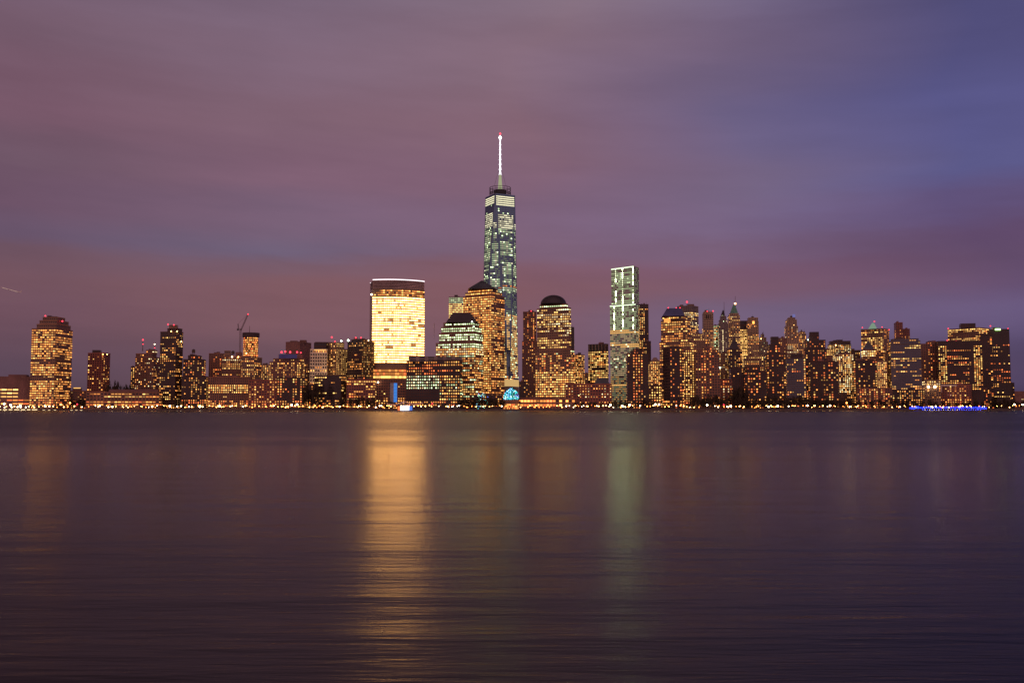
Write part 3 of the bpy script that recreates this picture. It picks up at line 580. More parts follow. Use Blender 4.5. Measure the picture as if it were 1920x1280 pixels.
near = N.new('ShaderNodeMapRange'); L.new(sy_.outputs[1], near.inputs['Value']); near.inputs['From Min'].default_value = 30; near.inputs['From Max'].default_value = 100; near.inputs['To Min'].default_value = .06; near.inputs['To Max'].default_value = 0

rough = nmath('ADD', rough, near.outputs[0]); L.new(rough, pb.inputs['Roughness']); pb.inputs['Anisotropic'].default_value = PA
if 'Tangent' in pb.inputs:
    tv = N.new('ShaderNodeCombineXYZ'); tv.inputs[0].default_value = TX; tv.inputs[1].default_value = 1 - TX; L.new(tv.outputs[0], pb.inputs['Tangent'])
rip = nmath('ADD', nmath('MULTIPLY', wnoise(.06, .36, 5, 0.55), 1.1), nmath('MULTIPLY', wnoise(.35, 2.4, 3, 0.6, 9.1), 0.20))
rip = nmath('ADD', rip, nmath('MULTIPLY', wnoise(.03, .09, 2, 0.5, 4.4), 1.2))
bp = N.new('ShaderNodeBump'); bp.inputs['Strength'].default_value = 1.0; nb = N.new('ShaderNodeMapRange'); L.new(sy_.outputs[1], nb.inputs['Value']); nb.inputs['From Min'].default_value = 20; nb.inputs['From Max'].default_value = 190; nb.inputs['To Min'].default_value = .11; nb.inputs['To Max'].default_value = 0; L.new(nb.outputs[0], bp.inputs['Distance']); L.new(rip, bp.inputs['Height']); L.new(bp.outputs[0], pb.inputs['Normal'])
mb = MB(); mb.face([(-26000, -400, 0), (26000, -400, 0), (26000, 30000, 0), (-26000, 30000, 0)], wm_)
tag(mb.build('water'), kind='structure')

paving = mat('paving', (.20, .16, .14), .85, nscale=.3); asphalt = mat('asphalt', (.05, .045, .045), .9)
def strip(name, off0, off1, z, m, zb=None):
    mb = MB()
    for p, q in zip(shore, shore[1:]):
        a, b_, c_, d_ = (Vector((p.x, p.y + off0)), Vector((q.x, q.y + off0)), Vector((q.x, q.y + off1)), Vector((p.x, p.y + off1)))
        mb.face([(a.x, a.y, z), (b_.x, b_.y, z), (c_.x, c_.y, z), (d_.x, d_.y, z)], m)
        if zb is not None: mb.face([(a.x, a.y, zb), (b_.x, b_.y, zb), (b_.x, b_.y, z), (a.x, a.y, z)], m)
    return tag(mb.build(name), kind='structure')
strip('ground', 1.0, 26000, GZ - .05, asphalt)
strip('pavement', 1.0, 22, GZ, paving)
wallm = mat('seawall_stone', (.13, .10, .09), .85, nscale=.4)
mb = MB()
for p, q in zip(shore, shore[1:]):
    mb.prism([(p.x, p.y), (q.x, q.y), (q.x, q.y + .9), (p.x, p.y + .9)], -2, GZ + .25, wallm)
tag(mb.build('seawall'), 'long low stone seawall along the whole far bank', 'seawall')

for a, k in exec_list: building(*a, **k)

# ------------------------------------------------------------------ special buildings
def parapoly(pts): return [Vector(p) for p in pts]
def ribbons(face_pts, rows, ncell, cellfn, T, loc, h, name='ribbon_window', gap=.12, proud=.15):
    """face_pts: bottom polyline left to right; each row of glazing is one part cut into bays"""
    P = [Vector(p) for p in face_pts]
    seg = [(q - p).length for p, q in zip(P, P[1:])]; tot = sum(seg)
    def along(t):
        s = t * tot
        for i, l in enumerate(seg):
            if s <= l or i == len(seg) - 1:
                d = (P[i + 1] - P[i]) / l; return P[i] + d * s + Vector((d.y, -d.x)) * proud
            s -= l
    for j, z in enumerate(rows):
        mb = MB()
        for i in range(ncell):
            m = cellfn(i, j, z)
            if m is None: continue
            p, q = along((i + gap / 2) / ncell), along((i + 1 - gap / 2) / ncell)
            mb.face([(p.x, p.y, z - h / 2), (q.x, q.y, z - h / 2), (q.x, q.y, z + h / 2), (p.x, p.y, z + h / 2)], m)
        if mb.f: mb.build(name, T, loc)

def curved_tower():
    rng = random.Random(5); D = 1650
    xa, xc = rr(697) * D, rr(795) * (D + 22); A, Cc = Vector((xa, D)), Vector((xc, D + 22))
    d = (Cc - A).normalized(); n = Vector((d.y, -d.x)); Lh = (Cc - A).length
    front = [A + d * Lh * t + n * 13 * (1 - (2 * t - 1) ** 2) for t in [i / 14 for i in range(15)]]
    fp = front + [Cc - n * 42, A - n * 42]
    ctr = (A + Cc) / 2; loc = Vector((ctr.x, ctr.y, GZ))
    T = thing('curved_tower', 'wide golden glowing tower with a curved front and white line of light on top', 'building', loc)
    z_top, z_lip = zof(525, D), zof(692, D)
    sk = facade('curtain', (.30, .20, .12), wx=(.06, .94), wz=(.2, .8), glass=(.12, .09, .07), metal=.4)
    mb = MB(); nf = len(fp)
    zb = zof(711, D)
    mb.prism(fp, zb, zof(541, D), sk, uvs=[(2, 40)] * nf, top=False, bottom=True); mb.build('wall', T, loc)
    mb = MB(); lv = facade('louvre', (.20, .14, .17), wx=(2, 3), wz=(.55, .95)); lv2 = mat('louvre_metal', (.50, .36, .34), .5, .2)
    zl, zh = zof(541, D), z_top
    inner = [p + (ctr - p).normalized() * 1.2 for p in fp]
    mb.prism(inner, zl, zh, mat('crown_dark', (.16, .10, .09)), topm=ROOFM)
    for i in range(6):
        za = zl + (zh - zl) * i / 6; mb.prism(fp, za + .4, za + (zh - zl) / 6 * .55, lv2, bottom=True)
    mb.build('crown', T, loc)
    mb = MB(); glow = lamp_mat('edge_light', (1, .88, .92), 1.7)
    o1 = [p + n * .3 for p in fp[:15]]
    for p, q in zip(o1, o1[1:]): mb.face([(p.x, p.y, zh - .2), (q.x, q.y, zh - .2), (q.x, q.y, zh + 1.3), (p.x, p.y, zh + 1.3)], glow)
    for p, q in zip(fp[14:], fp[15:]): mb.face([(p.x, p.y, zh), (q.x, q.y, zh), (q.x, q.y, zh + 1.0), (p.x, p.y, zh + 1.0)], glow)
    mb.build('edge_light', T, loc)
    beacon(T, loc, at(696.5, 552, D - 2), WHITE, 1.3, 'flood_lamp')
    GA = mat('gold_window_bright', None, emit=(1, .455, .12), strength=8.6); GB = mat('gold_window', None, emit=(1, .43, .105), strength=7.4); GC = mat('gold_window_soft', None, emit=(1, .38, .12), strength=2.2); GD = mat('gold_window_dim', None, emit=(.9, .36, .10), strength=1.1)
    BR = mat('gold_window_white', None, emit=(1, .50, .16), strength=10)
    holes = [(.33, 9), (.12, 6), (.22, 13), (.82, 9), (.86, 11), (.66, 10), (.83, 15), (.28, 20), (.7, 19)]
    def cell(i, j, z):
        t = i / 30
        for a, r in holes:
            if abs(t - a) < .035 + .03 * ((r * 7) % 3) / 2 and j == r: return GD
        if t > .93: return rng.choice((GC, GB, GD))
        return rng.choices((BR, GA, GB, GC), (3, 6, 3, .5))[0]
    rows = [zof(558.3 + 4.62 * j, D) for j in range(27)]
    ribbons(front, rows, 28, cell, T, loc, 2.05)
    ribbons(front, [zof(y, D) for y in (545, 549, 553)], 30, lambda i, j, z: None if i < 4 - j * 2 else rng.choices((wm('o', 1), wm('a', 2), wm('o', 0), None), (5, 2, 3, 1))[0], T, loc, 1.7)
    # dark trading floors: blank band, orange storeys, overhang, brick base
    mb = MB(); f2 = [p + n * .6 for p in front] + [Cc - n * 42, A - n * 42]
    mb.prism(f2, zof(692, D), zof(683, D), mat('band_dark', (.20, .13, .10)), bottom=True); mb.build('blank_band', T, loc)
    ribbons([front[0], front[4], front[9], front[14]], [zof(y, D) for y in (695, 701)], 26, lambda i, j, z: rng.choice((wm('o', 0), wm('r', 1), wm('o', 0), wm('o', 1))), T, loc, 3.4, gap=.06, proud=7)
    ribbons([front[0], front[4], front[9], front[14]], [zof(707, D)], 26, lambda i, j, z: rng.choice((wm('y', 1), wm('a', 2))), T, loc, 3.6, gap=.05, proud=7)
    mb = MB(); base = [(rr(701) * 1615, 1615), (rr(764) * 1615, 1615), (rr(790) * 1680, 1690), (rr(702) * 1690, 1690)]
    mb.prism(base, GZ, zof(711, 1615), fm('brown'), uvs=[(14, 11), (10, 11), (14, 11), (10, 11)]); mb.build('podium', T, loc)
    wins = []
    grid_windows(wins, Vector(base[0]), Vector(base[1]), GZ, zof(713, 1615), 3.9, 3.9, ((745, 765, .5, 'oya', 'full'), (0, 800, .25, 'oy', 'rand', 700, 730), (0, 800, .4, 'oy', 'rand', 748, 756)), rng, .6, .5, True)
    emit_windows(wins, T, loc, rng)
    # blue striped light screen
    mb = MB(); p0, p1 = at(738, 754, 1613), at(744.5, 718, 1613); s = 13
    mb.box(at(731, 754, 1613).x, p1.x + .3, 1613.6, 1614.4, p0.z, p1.z, mat('screen_frame', (.42, .40, .42), .5))
    fr = mb.build('screen_wall', T, loc)
    BLs = [mat('blue_screen_%d' % i, None, emit=(.06, .30, .95), strength=v) for i, v in enumerate((.35, .85))]
    mb = MB()
    for i in range(s):
        za, zc = p0.z + (p1.z - p0.z) * i / s, p0.z + (p1.z - p0.z) * (i + 1) / s; zm = za + (zc - za) * .3
        mb.face([(p0.x, 1613.5, za), (p1.x, 1613.5, za), (p1.x, 1613.5, zm), (p0.x, 1613.5, zm)], BLs[0]); mb.face([(p0.x, 1613.5, zm), (p1.x, 1613.5, zm), (p1.x, 1613.5, zc), (p0.x, 1613.5, zc)], BLs[1])
    sp = mb.build('light_screen', T, loc); sp['label'] = 'blue striped glowing screen'
    beacon(T, loc, at(709, 716.5, 1612), WHITE, 1.2, 'flood_lamp')
curved_tower()

def world_tower():
    rng = random.Random(11); D = 1900; cx = rr(937.5) * D; ctr = Vector((cx, D)); loc = Vector((cx, D, GZ))
    T = thing('tallest_tower', 'tallest tower, tapering glass prism with green white lights and a glowing white spire', 'building', loc)
    def sq(side, ang, z): 
        r = side / sqrt(2); return [Vector((cx + r * cos(ang + pi / 2 * i), D + r * sin(ang + pi / 2 * i), z)) for i in range(4)]
    zt = zof(366, D - 25); zb = zof(725, D - 30)
    ty = radians(-90 - 18)                              # nearest top corner left of the middle
    top = sq(44, ty, zt); bot = sq(58, ty + pi / 4, zb)
    gl = facade('tower_glass', (.16, .18, .24), wx=(.04, .96), wz=(.2, .97), glass=(.09, .16, .25), grough=.06, metal=.85, rough=.4)
    base = MB(); bm_ = [(p.x, p.y) for p in bot]
    base.prism(bm_, GZ, zb, mat('podium_concrete', (.30, .22, .16)), uvs=[(1, 1)] * 4); base.build('podium', T, loc)
    wins, mb = [], MB()
    # bottom corner i lies between top corners i and i+1
    tris = []
    for i in range(4):
        b0, b1 = bot[i - 1], bot[i]; t0, t1 = top[i], top[(i + 1) % 4]
        tris.append((b0, b1, t0)); tris.append((t0, bot[i], t1))
    for (a, b_, c_) in tris:
        pts = [a, b_, c_]; nrm = (b_ - a).cross(c_ - a).normalized(); mid = (a + b_ + c_) / 3
        if nrm.dot(Vector((mid.x - cx, mid.y - D, 0))) < 0: pts = [a, c_, b_]; nrm = -nrm
        r = Vector((-nrm.y, nrm.x, 0)).normalized(); up = nrm.cross(r).normalized()
        if up.z < 0: up = -up
        mb.face(pts, gl, [((p - mid).dot(r) / 6.0 + 50, (p.z - zt) / 4.1 + 500) for p in pts])
        view = nrm.dot(Vector((-mid.x, -mid.y, 0)).normalized()) > .02
        if nrm.dot(Vector((0, -1, 0))) < -.3: continue
        zlo, zhi = min(p.z for p in pts), max(p.z for p in pts); j = 0; z = zhi - 2.5
        while z > zlo + 3:
            xs = []
            for p, q in ((pts[0], pts[1]), (pts[1], pts[2]), (pts[2], pts[0])):
                if (p.z - z) * (q.z - z) < 0:
                    w = p + (q - p) * ((z - p.z) / (q.z - p.z)); xs.append((w - mid).dot(r))
            if len(xs) == 2:
                u0, u1 = min(xs) + .8, max(xs) - .8; pw = 3.3; k0 = math.ceil(u0 / pw)
                py = proj((mid.x, mid.y, z))[1]
                rf = rng.choice((.15, .5, 1, 1.3)); st = False
                i = k0
                while (i + 1) * pw <= u1:
                    u = (i + .5) * pw; c = mid + r * u + up * ((z - mid.z) / up.z)
                    key, lvw, lit = 'g', (5, 4, 1), False
                    if 367 < py < 386: lit = True; key = 'k'; lvw = (0, 10, 0)
                    elif 386 <= py < 401: lit = rng.random() < .12; lvw = (3, 4, 2)
                    elif 401 <= py < 427: lit = rng.random() < .97; key = 'k'; lvw = (4, 6, 0)
                    elif 536 < py < 540: lit = i % 9 > 1; key = 'o'
                    elif 548 < py < 590: lit = rng.random() < .05
                    elif 590 <= py < 720: 
                        if rng.random() < .35 or i == k0: st = rng.random() < .92 * min(1, rf + .55)
                        lit = st; key = 'y' if py < 700 else 'o'; lvw = (3, 6, 1)
                    else:
                        if rng.random() < .2 or i == k0: st = rng.random() < .62 * (rf + .2)
                        lit = st; lvw = (9, 1.6, 0); key = 'k' if i % 3 == 0 else 'g'
                        if rng.random() < .065: lit = True; lvw = (0, 0, 3); 
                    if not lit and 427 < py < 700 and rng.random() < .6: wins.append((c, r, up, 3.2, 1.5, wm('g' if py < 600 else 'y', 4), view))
                    if lit:
                        lv = rng.choices((0, 1, 2), lvw)[0]; m = wm(key, lv)
                        if lv == 2: m = wm('g', 2); ww = 2.6
                        else: ww = 3.0
                        wins.append((c, r, up, ww, 1.9, m, view))
                    i += 1
            z -= 4.1; j += 1
    mb.build('glass_wall', T, loc)
    mb = MB(); mb.prism([(p.x, p.y) for p in top], zt, zt + 3, gl, topm=ROOFM); mb.build('parapet', T, loc)
    emit_windows(wins, T, loc, rng)
    gold = mat('podium_gold', None, emit=(.72, .45, .17), strength=.85)
    mb = MB(); za, zc = zof(724, D - 30), zof(711, D - 30)
    mb.prism([((p[0] - cx) * 1.02 + cx, (p[1] - D) * 1.02 + D) for p in bm_], za, zc, gold, bottom=True); mb.build('lit_podium_band', T, loc)
    # crown ring and spire
    mb = MB(); z1, z2 = zof(361.5, D), zof(352.5, D); R = 20 / F * D
    mb.tube((cx, D, zt), (cx, D, zof(357, D)), R * .6, R * .6, mat('crown_core', (.05, .05, .06)), 20)
    for z in (z1 - 3.4, z1, (z1 + z2) / 2, z2):
        for i in range(24):
            a0, a1 = 2 * pi * i / 24, 2 * pi * (i + 1) / 24
            mb.tube((cx + R * cos(a0), D + R * sin(a0), z), (cx + R * cos(a1), D + R * sin(a1), z), .5, .5, DARKM, 4)
    for i in range(16):
        a0 = 2 * pi * i / 16; mb.tube((cx + R * cos(a0), D + R * sin(a0), z1 - 3.4), (cx + R * cos(a0), D + R * sin(a0), z2), .45, .45, DARKM, 4)
        mb.tube((cx + R * cos(a0), D + R * sin(a0), z1), (cx + R * .7 * cos(a0), D + R * .7 * sin(a0), z1), .4, .4, DARKM, 4)
    mb.build('ring', T, loc)
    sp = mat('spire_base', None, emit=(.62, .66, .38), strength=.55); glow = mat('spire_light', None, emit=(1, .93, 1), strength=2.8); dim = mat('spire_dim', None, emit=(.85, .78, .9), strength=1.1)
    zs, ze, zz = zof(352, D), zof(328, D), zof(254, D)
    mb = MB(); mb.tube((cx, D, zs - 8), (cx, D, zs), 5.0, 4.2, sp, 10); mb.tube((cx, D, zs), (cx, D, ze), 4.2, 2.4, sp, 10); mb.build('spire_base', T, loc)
    mb = MB(); nseg = 8; 
    for i in range(nseg):
        za, zc = ze + (zz - ze) * i / nseg, ze + (zz - ze) * (i + 1) / nseg; w = 2.3 - i * .14
        mb.tube((cx, D, za), (cx, D, za + (zc - za) * .12), w + 1.0, w + 1.0, dim, 8)
        mb.tube((cx, D, za + (zc - za) * .12), (cx, D, zc), w * .95, w * .38, glow, 8)
    mb.build('spire', T, loc)
    for s_ in (-1, 1): tube_obj('guy_wire', T, loc, [((cx + s_ * R * .6, D - 3, z2), (cx + s_ * 2.5, D, ze + 12), .18, .18)], DARKM)
    beacon(T, loc, (cx, D, zof(258, D)), lamp_mat('spire_tip', (1, .97, .95), 10), 2.6, 'spire_lamp'); beacon(T, loc, (cx, D, zof(251, D)), RED, 1.8)
world_tower()

def twin_slab_tower():
    rng = random.Random(21); D = 2050
    sk = fm('paleglass'); f0 = footprint(1144.5, 1202, D, 40, 1193, 30); f1 = footprint(1147.5, 1199.5, D + 3, 40, 1190, 30)
    ctr = sum(f0, Vector((0, 0))) / 4; loc = Vector((ctr.x, ctr.y, GZ))
    T = thing('pale_glass_tower', 'tall pale green glass tower with two white light lines and vertical strings of lights', 'building', loc)
    zm, zt = zof(571, D), zof(500, D)
    mb = MB(); wins = []
    for fp, za, zc in ((f0, GZ, zm), (f1, zm, zt)):
        for i in range(4):
            p, q = fp[i], fp[(i + 1) % 4]; nc = round((q - p).length / 4.4); H = zc - za
            mb.face([(*p, za), (*q, za), (*q, zc), (*p, zc)], sk, [(0, 1000 - H / 4.3), (nc, 1000 - H / 4.3), (nc, 1000), (0, 1000)])
    mb.face([(*p, zm) for p in f0], ROOFM); 
    # sloping top: the roof edge rises to the right
    mb.build('glass_wall', T, loc)
    top = MB(); p, q, r_, s_ = f1
    zl, zr = zof(504.5, D), zof(498, D)
    top.face([(*p, zt), (*q, zt), (*q, zr), (*p, zt + .2)], sk, [(0, 0), (9, 0), (9, 1), (0, .1)]); top.face([(*q, zt), (*r_, zt), (*r_, zt + 1), (*q, zr)], sk)
    top.face([(*p, zt + .2), (*q, zr), (*r_, zt + 1), (*s_, zt)], ROOFM); top.build('roof', T, loc)
    GE = mat('edge_light_green', None, emit=(.80, 1, .66), strength=1.6)
    for fp, za, zc, nm in ((f0, zm - .3, zm + 1.6, 0), (f1, None, None, 1)):
        mb = MB(); p, q = fp[0], fp[1]; d = (q - p).normalized(); n = Vector((d.y, -d.x)) * .5; pp, qq = p + n, q + n
        if nm: a0, a1 = zt + .5, zr - .2; mb.face([(*pp, a0 - 2.2), (*qq, a1 - 2.2), (*qq, a1), (*pp, a0)], GE)
        else: mb.face([(*pp, za), (*qq, za), (*qq, zc), (*pp, zc)], GE)
        mb.build('edge_light', T, loc)
    wins = []
    cB = mat('string_light_green', None, emit=(.80, 1, .5), strength=34)
    def cellcol(fr, nc):
        return {min(nc - 1, int(f * nc)) for f in fr}
    for fp, za, zc, ytop, ybot in ((f1, zm + 2, zt, 500, 570), (f0, GZ, zm, 571, 760)):
        for fi in (0, 1):
            p, q = fp[fi], fp[fi + 1]; L_ = (q - p).length; nc = round(L_ / 4.4); d = (q - p) / L_; r = Vector((d.x, d.y, 0)); U = Vector((0, 0, 1)); cw = L_ / nc
            cols_ = cellcol((.2, .5, .97) if ytop == 500 else (.17, .5, .93), nc) if fi == 0 else set()
            z = zc - 2.15; 
            while z > za + 2:
                rf = rng.choice((.2, .6, 1, 1.3)); st = False
                for i in range(nc):
                    c = p + d * cw * (i + .5); py = proj((c.x, c.y, z))[1]; m = None; w = .9
                    strong = py < 617 and not 535 < py < 543 and not 591 < py < 594
                    if i in cols_ and strong and rng.random() < .92: m = cB if rng.random() < .6 else wm('g', 2); w = .4
                    elif py < 571:
                        if rng.random() < .4: st = rng.random() < .75 * rf
                        if st: m = wm('g', 0) if rng.random() < .8 else wm('g', 1)
                        if fi == 1: m = None
                    elif py < 617: m = wm('g', 0) if rng.random() < (.7 if fi == 0 else .15) else None
                    elif 619 < py < 626 or 643 < py < 650: m = wm('y', 1) if rng.random() < .9 else wm('w', 2)
                    elif py < 668: m = wm('w', 0) if rng.random() < .5 else None
                    elif py < 690: m = wm(rng.choice('gw'), rng.choice((0, 1, 2))) if rng.random() < .5 else None
                    elif py < 706: m = wm('w', 0) if rng.random() < .75 else None
                    elif 720 < py < 725: m = wm('y', 1)
                    else: m = wm('y', 0) if rng.random() < .4 else None
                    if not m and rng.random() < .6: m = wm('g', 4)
                    if m: wins.append((Vector((c.x, c.y, z)), r, U, cw * w, 1.9, m, True))
                z -= 4.3
    emit_windows(wins, T, loc, rng)
twin_slab_tower()

def round_tower():
    rng = random.Random(3); D = 1760; cx = rr(465.5) * D; R = 14.5 / F * D; loc = Vector((cx, D + R, GZ)); cyy = D + R
    T = thing('round_tower', 'round tower under construction, glowing orange inside under a dark ring', 'building', loc)
    def ring(r, n=24): return [(cx + r * cos(2 * pi * i / n), cyy + r * sin(2 * pi * i / n)) for i in range(n)]
    mb = MB(); zt = zof(630, D); mb.prism(ring(R * .93), GZ, zt, fm('dark'), uvs=[(1, 30)] * 24)
    z = zt - 1
    while z > GZ + 4: mb.prism(ring(R), z - .45, z, mat('floor_slab', (.32, .2, .14)), bottom=True); z -= 3.9
    mb.build('wall', T, loc)
    mb = MB(); mb.prism(ring(R * 1.09), zt - 1, zof(623, D), mat('formwork', (.07, .045, .05)), bottom=True); mb.build('formwork_ring', T, loc)
    wins = []; n = 26
    for k in range(n):
        a = -pi / 2 + (k - n / 2 + .5) * 2 * pi / 52; nx, ny = cos(a), sin(a); r = Vector((-ny, nx, 0)); z = zt - 3.2
        while z > GZ + 30:
            if rng.random() < .72: wins.append((Vector((cx + R * .95 * nx, cyy + R * .95 * ny, z)), r, Vector((0, 0, 1)), 1.5, 1.7, wm(rng.choice('oora'), rng.choice((0, 1, 1, 2))), True))
            z -= 3.9
    emit_windows(wins, T, loc, rng, 'work_light'); beacon(T, loc, at(462, 662, D - 3), WARM, 1.0, 'flood_lamp')
    p = at(468, 611, D); tube_obj('mast', T, loc, [((p.x, p.y, zof(624, D)), p, .6, .35)], STEEL)
    # luffing crane clamped to the tower
    D2 = D + 2; p0 = at(451, 640, D2); pc = at(451, 617, D2); loc2 = Vector((p0.x, p0.y, GZ))
    K = thing('tower_crane', 'luffing tower crane with raised jib and red tip light beside the round tower', 'crane', loc2)
    def lattice(name, a, c, w, m=STEEL):
        a, c = Vector(a), Vector(c); mb = MB(); d = (c - a).normalized(); u = Vector((0, 1, 0)); v = d.cross(u).normalized(); n = max(2, int((c - a).length / (w * 1.6)))
        co = [(u * i + v * j) * w / 2 for i, j in ((-1, -1), (1, -1), (1, 1), (-1, 1))]
        for o in co: mb.tube(a + o, c + o, .22, .22, m, 4)
        for i in range(n):
            s, e = a + (c - a) * i / n, a + (c - a) * (i + 1) / n
            for k in range(4): mb.tube(s + co[k], e + co[(k + 1) % 4], .12, .12, m, 3)
        return mb.build(name, K, loc2)
    lattice('mast', (p0.x, p0.y, GZ), pc, 2.4)
    tip = at(465, 589, D2); jf = Vector((pc.x + 1.5, D2, pc.z)); lattice('jib', jf, tip, 1.6)
    lattice('counter_jib', pc, at(445.5, 616, D2), 2.0); lattice('back_mast', at(447, 616, D2), at(446.3, 607, D2), 1.0)
    mb = MB(); q = at(446, 617.5, D2); mb.box(q.x - 1.5, q.x + 1.5, D2 - 1.2, D2 + 1.2, q.z - 1.6, q.z + 1.2, DARKM); mb.build('counterweight', K, loc2)
    mb = MB(); q = at(452.5, 618, D2); mb.box(q.x - 1, q.x + 1.2, D2 - 3, D2 - 1.2, q.z - 1.4, q.z + 1.4, STEEL); mb.build('cab', K, loc2)
    tube_obj('pendant_line', K, loc2, [(at(446.3, 607, D2), tip, .12, .12)], DARKM); beacon(K, loc2, tip, RED, 1.2)
round_tower()

def glass_dome():
    rng = random.Random(8); D = 1560; cx = rr(958.5) * D; R = 15.3 / F * D; zb = zof(749, D); zt = zof(727, D); H = zt - zb
    loc = Vector((cx, D + 18, GZ)); T = thing('glass_atrium', 'arched glass hall glittering blue and cyan above an orange lit base', 'building', loc)
    mb = MB(); n = 14; fr = mat('atrium_frame', (.08, .16, .2), .4, .3); gl = facade('atrium', (.05, .12, .16), wx=(.1, .9), wz=(.1, .9), glass=(.02, .07, .1), metal=.3)
    P = [(cx + R * cos(pi * i / n), zb + H * sin(pi * i / n)) for i in range(n + 1)]
    for (x0, z0), (x1, z1) in zip(P, P[1:]): mb.face([(x0, D, z0), (x1, D, z1), (x1, D + 36, z1), (x0, D + 36, z0)], gl, [(0, 0), (1, 0), (1, 8), (0, 8)])
    mb.face([(x, D, z) for x, z in reversed(P)], gl, [(x / 3 + 500, z / 3) for x, z in reversed(P)]); mb.build('vault', T, loc)
    mb = MB(); mb.box(cx - R, cx + R, D + .2, D + 36, GZ, zb - .1, mat('atrium_base', (.25, .14, .09)))
    mb.build('base', T, loc)
    cs = [mat('glitter_%d' % i, None, emit=c, strength=s) for i, (c, s) in enumerate((((.05, .75, .9), 2.1), ((.1, .9, .65), 1.2), ((.2, .45, 1), 2.0), ((.55, .95, 1), 3.0), ((.02, .35, .6), 1.0), ((.35, .3, 1), 1.2)))]
    wins = []; st = 1.45
    for i in range(-10, 11):
        for j in range(0, 15):
            x, z = i * st, j * st + .8
            if (x / R) ** 2 + (z / H) ** 2 < .95 and rng.random() < .78:
                m = rng.choices(cs, (4, 2.2, 3, 2.2, 4, 1.5 if i > 3 else .3))[0]
                wins.append((Vector((cx + x, D, zb + z)), Vector((1, 0, 0)), Vector((0, 0, 1)), 1.1, 1.1, m, True))
    for i in range(-8, 9):
        for j in range(3): wins.append((Vector((cx + i * 1.5, D + .2, GZ + 1.5 + j * 2.9)), Vector((1, 0, 0)), Vector((0, 0, 1)), 1.0, 1.7, wm(rng.choice('oory'), rng.choice((1, 2, 0))), True))
    emit_windows(wins, T, loc, rng, 'lit_pane')
glass_dome()

def ferry_terminal():
    D = 1470; x = lambda px: rr(px) * D
    loc = Vector((x(762), D, 0)); T = thing('ferry_terminal', 'floating ferry terminal with peaked fabric roof and dazzling blue white interior', 'ferry terminal', loc)
    fab = mat('roof_fabric', (.72, .52, .42), .8); mb = MB()
    mb.box(x(733), x(800), D - 10, D + 9, -.4, 1.1, mat('pontoon', (.12, .10, .10))); mb.build('pontoon', T, loc)
    ze, zr = zof(758, D), zof(752, D)
    mb = MB(); P = [(727, 756.3), (742, 757.6), (759, 751.5), (776, 757.4), (794, 754)]
    for (a, ya), (c, yc) in zip(P, P[1:]):
        za, zc = zof(ya, D), zof(yc, D)
        mb.face([(x(a), D - 10, za - 1.6), (x(c), D - 10, zc - 1.6), (x(c), D, zc), (x(a), D, za)], fab)
        mb.face([(x(a), D, za), (x(c), D, zc), (x(c), D + 10, zc - 1.6), (x(a), D + 10, za - 1.6)], fab)
    mb.build('fabric_roof', T, loc)
    for px, py in ((759, 750), (742, 757), (776, 757)): tube_obj('mast', T, loc, [((x(px), D - 2, 1.1), (x(px), D - 2, zof(py, D)), .35, .25)], STEEL)
    mb = MB(); mb.box(x(752), x(768), D - 6, D + 4, 1.1, zof(760.2, D), mat('interior_glow', None, emit=(.75, .80, 1), strength=2.6)); mb.build('lit_waiting_room', T, loc)
    mb = MB(); mb.box(x(747), x(751.6), D - 5, D + 4, 1.1, zof(761.5, D), wm('r', 1)); mb.box(x(768.4), x(773), D - 5, D + 4, 1.1, zof(761, D), mat('blue_side', None, emit=(.1, .25, .9), strength=.9)); mb.build('side_room', T, loc)
ferry_terminal()

def blue_pier():
    D = 1455 + far(1780); x = lambda px: rr(px) * D
    loc = Vector((x(1778), D, 0)); T = thing('blue_lit_pier', 'river pier outlined with vivid blue and white lights', 'pier', loc)
    dk = mat('pier_timber', (.10, .075, .065), .9); mb = MB(); mb.box(x(1703), x(1852), D, D + 30, 1.2, 1.9, dk); mb.build('deck', T, loc)
    for i in range(24):
        px = 1705 + i * 6.3; tube_obj('pile', T, loc, [((x(px), D + 1, -2), (x(px), D + 1, 1.2), .4, .4)], dk)
    B1, B2, B3 = lamp_mat('blue_lamp', (.012, .025, 1), 6), lamp_mat('pale_blue_lamp', (.05, .08, 1), 6), lamp_mat('violet_white_lamp', (.75, .6, 1), 5)
    rng = random.Random(4)
    for i in range(38):
        px = 1706 + i * 3.85; r = 1.9 if (1708 < px < 1725 or 1832 < px < 1848) else 1.2
        mb = MB(); p = (x(px), D + 4, 4.6 + rng.uniform(-.7, 1.2)); mb.tube((p[0], p[1], 1.9), p, .12, .12, DARKM, 4); mb.ball(p, r, rng.choices((B1, B2, B3), (6, 2, 2.5 if 1740 < px < 1800 else .6))[0], 8, 4); mb.build('blue_lamp', T, loc)
    mb = MB(); mb.box(x(1726), x(1850), D + 9, D + 24, 5.6, 6.3, dk)
    for i in range(14): px = 1727 + i * 9.3; mb.tube((x(px), D + 10, 1.9), (x(px), D + 10, 5.6), .18, .18, dk, 4)
    mb.build('canopy', T, loc)
    mb = MB(); mb.box(x(1727), x(1849), D + 8.6, D + 8.9, 5.5, 6.2, mat('blue_strip', None, emit=(.01, .03, 1), strength=1.6)); mb.build('added_blue_glow', T, loc)  # glowing strip, added with its canopy to make the pier bluer
    for i in range(26):
        px = 1728 + i * 4.3; mb = MB(); mb.ball((x(px), D - .3, 1.2), .5, B3 if px < 1800 and i % 2 else B2, 6, 4); mb.build('edge_lamp', T, loc)
blue_pier()

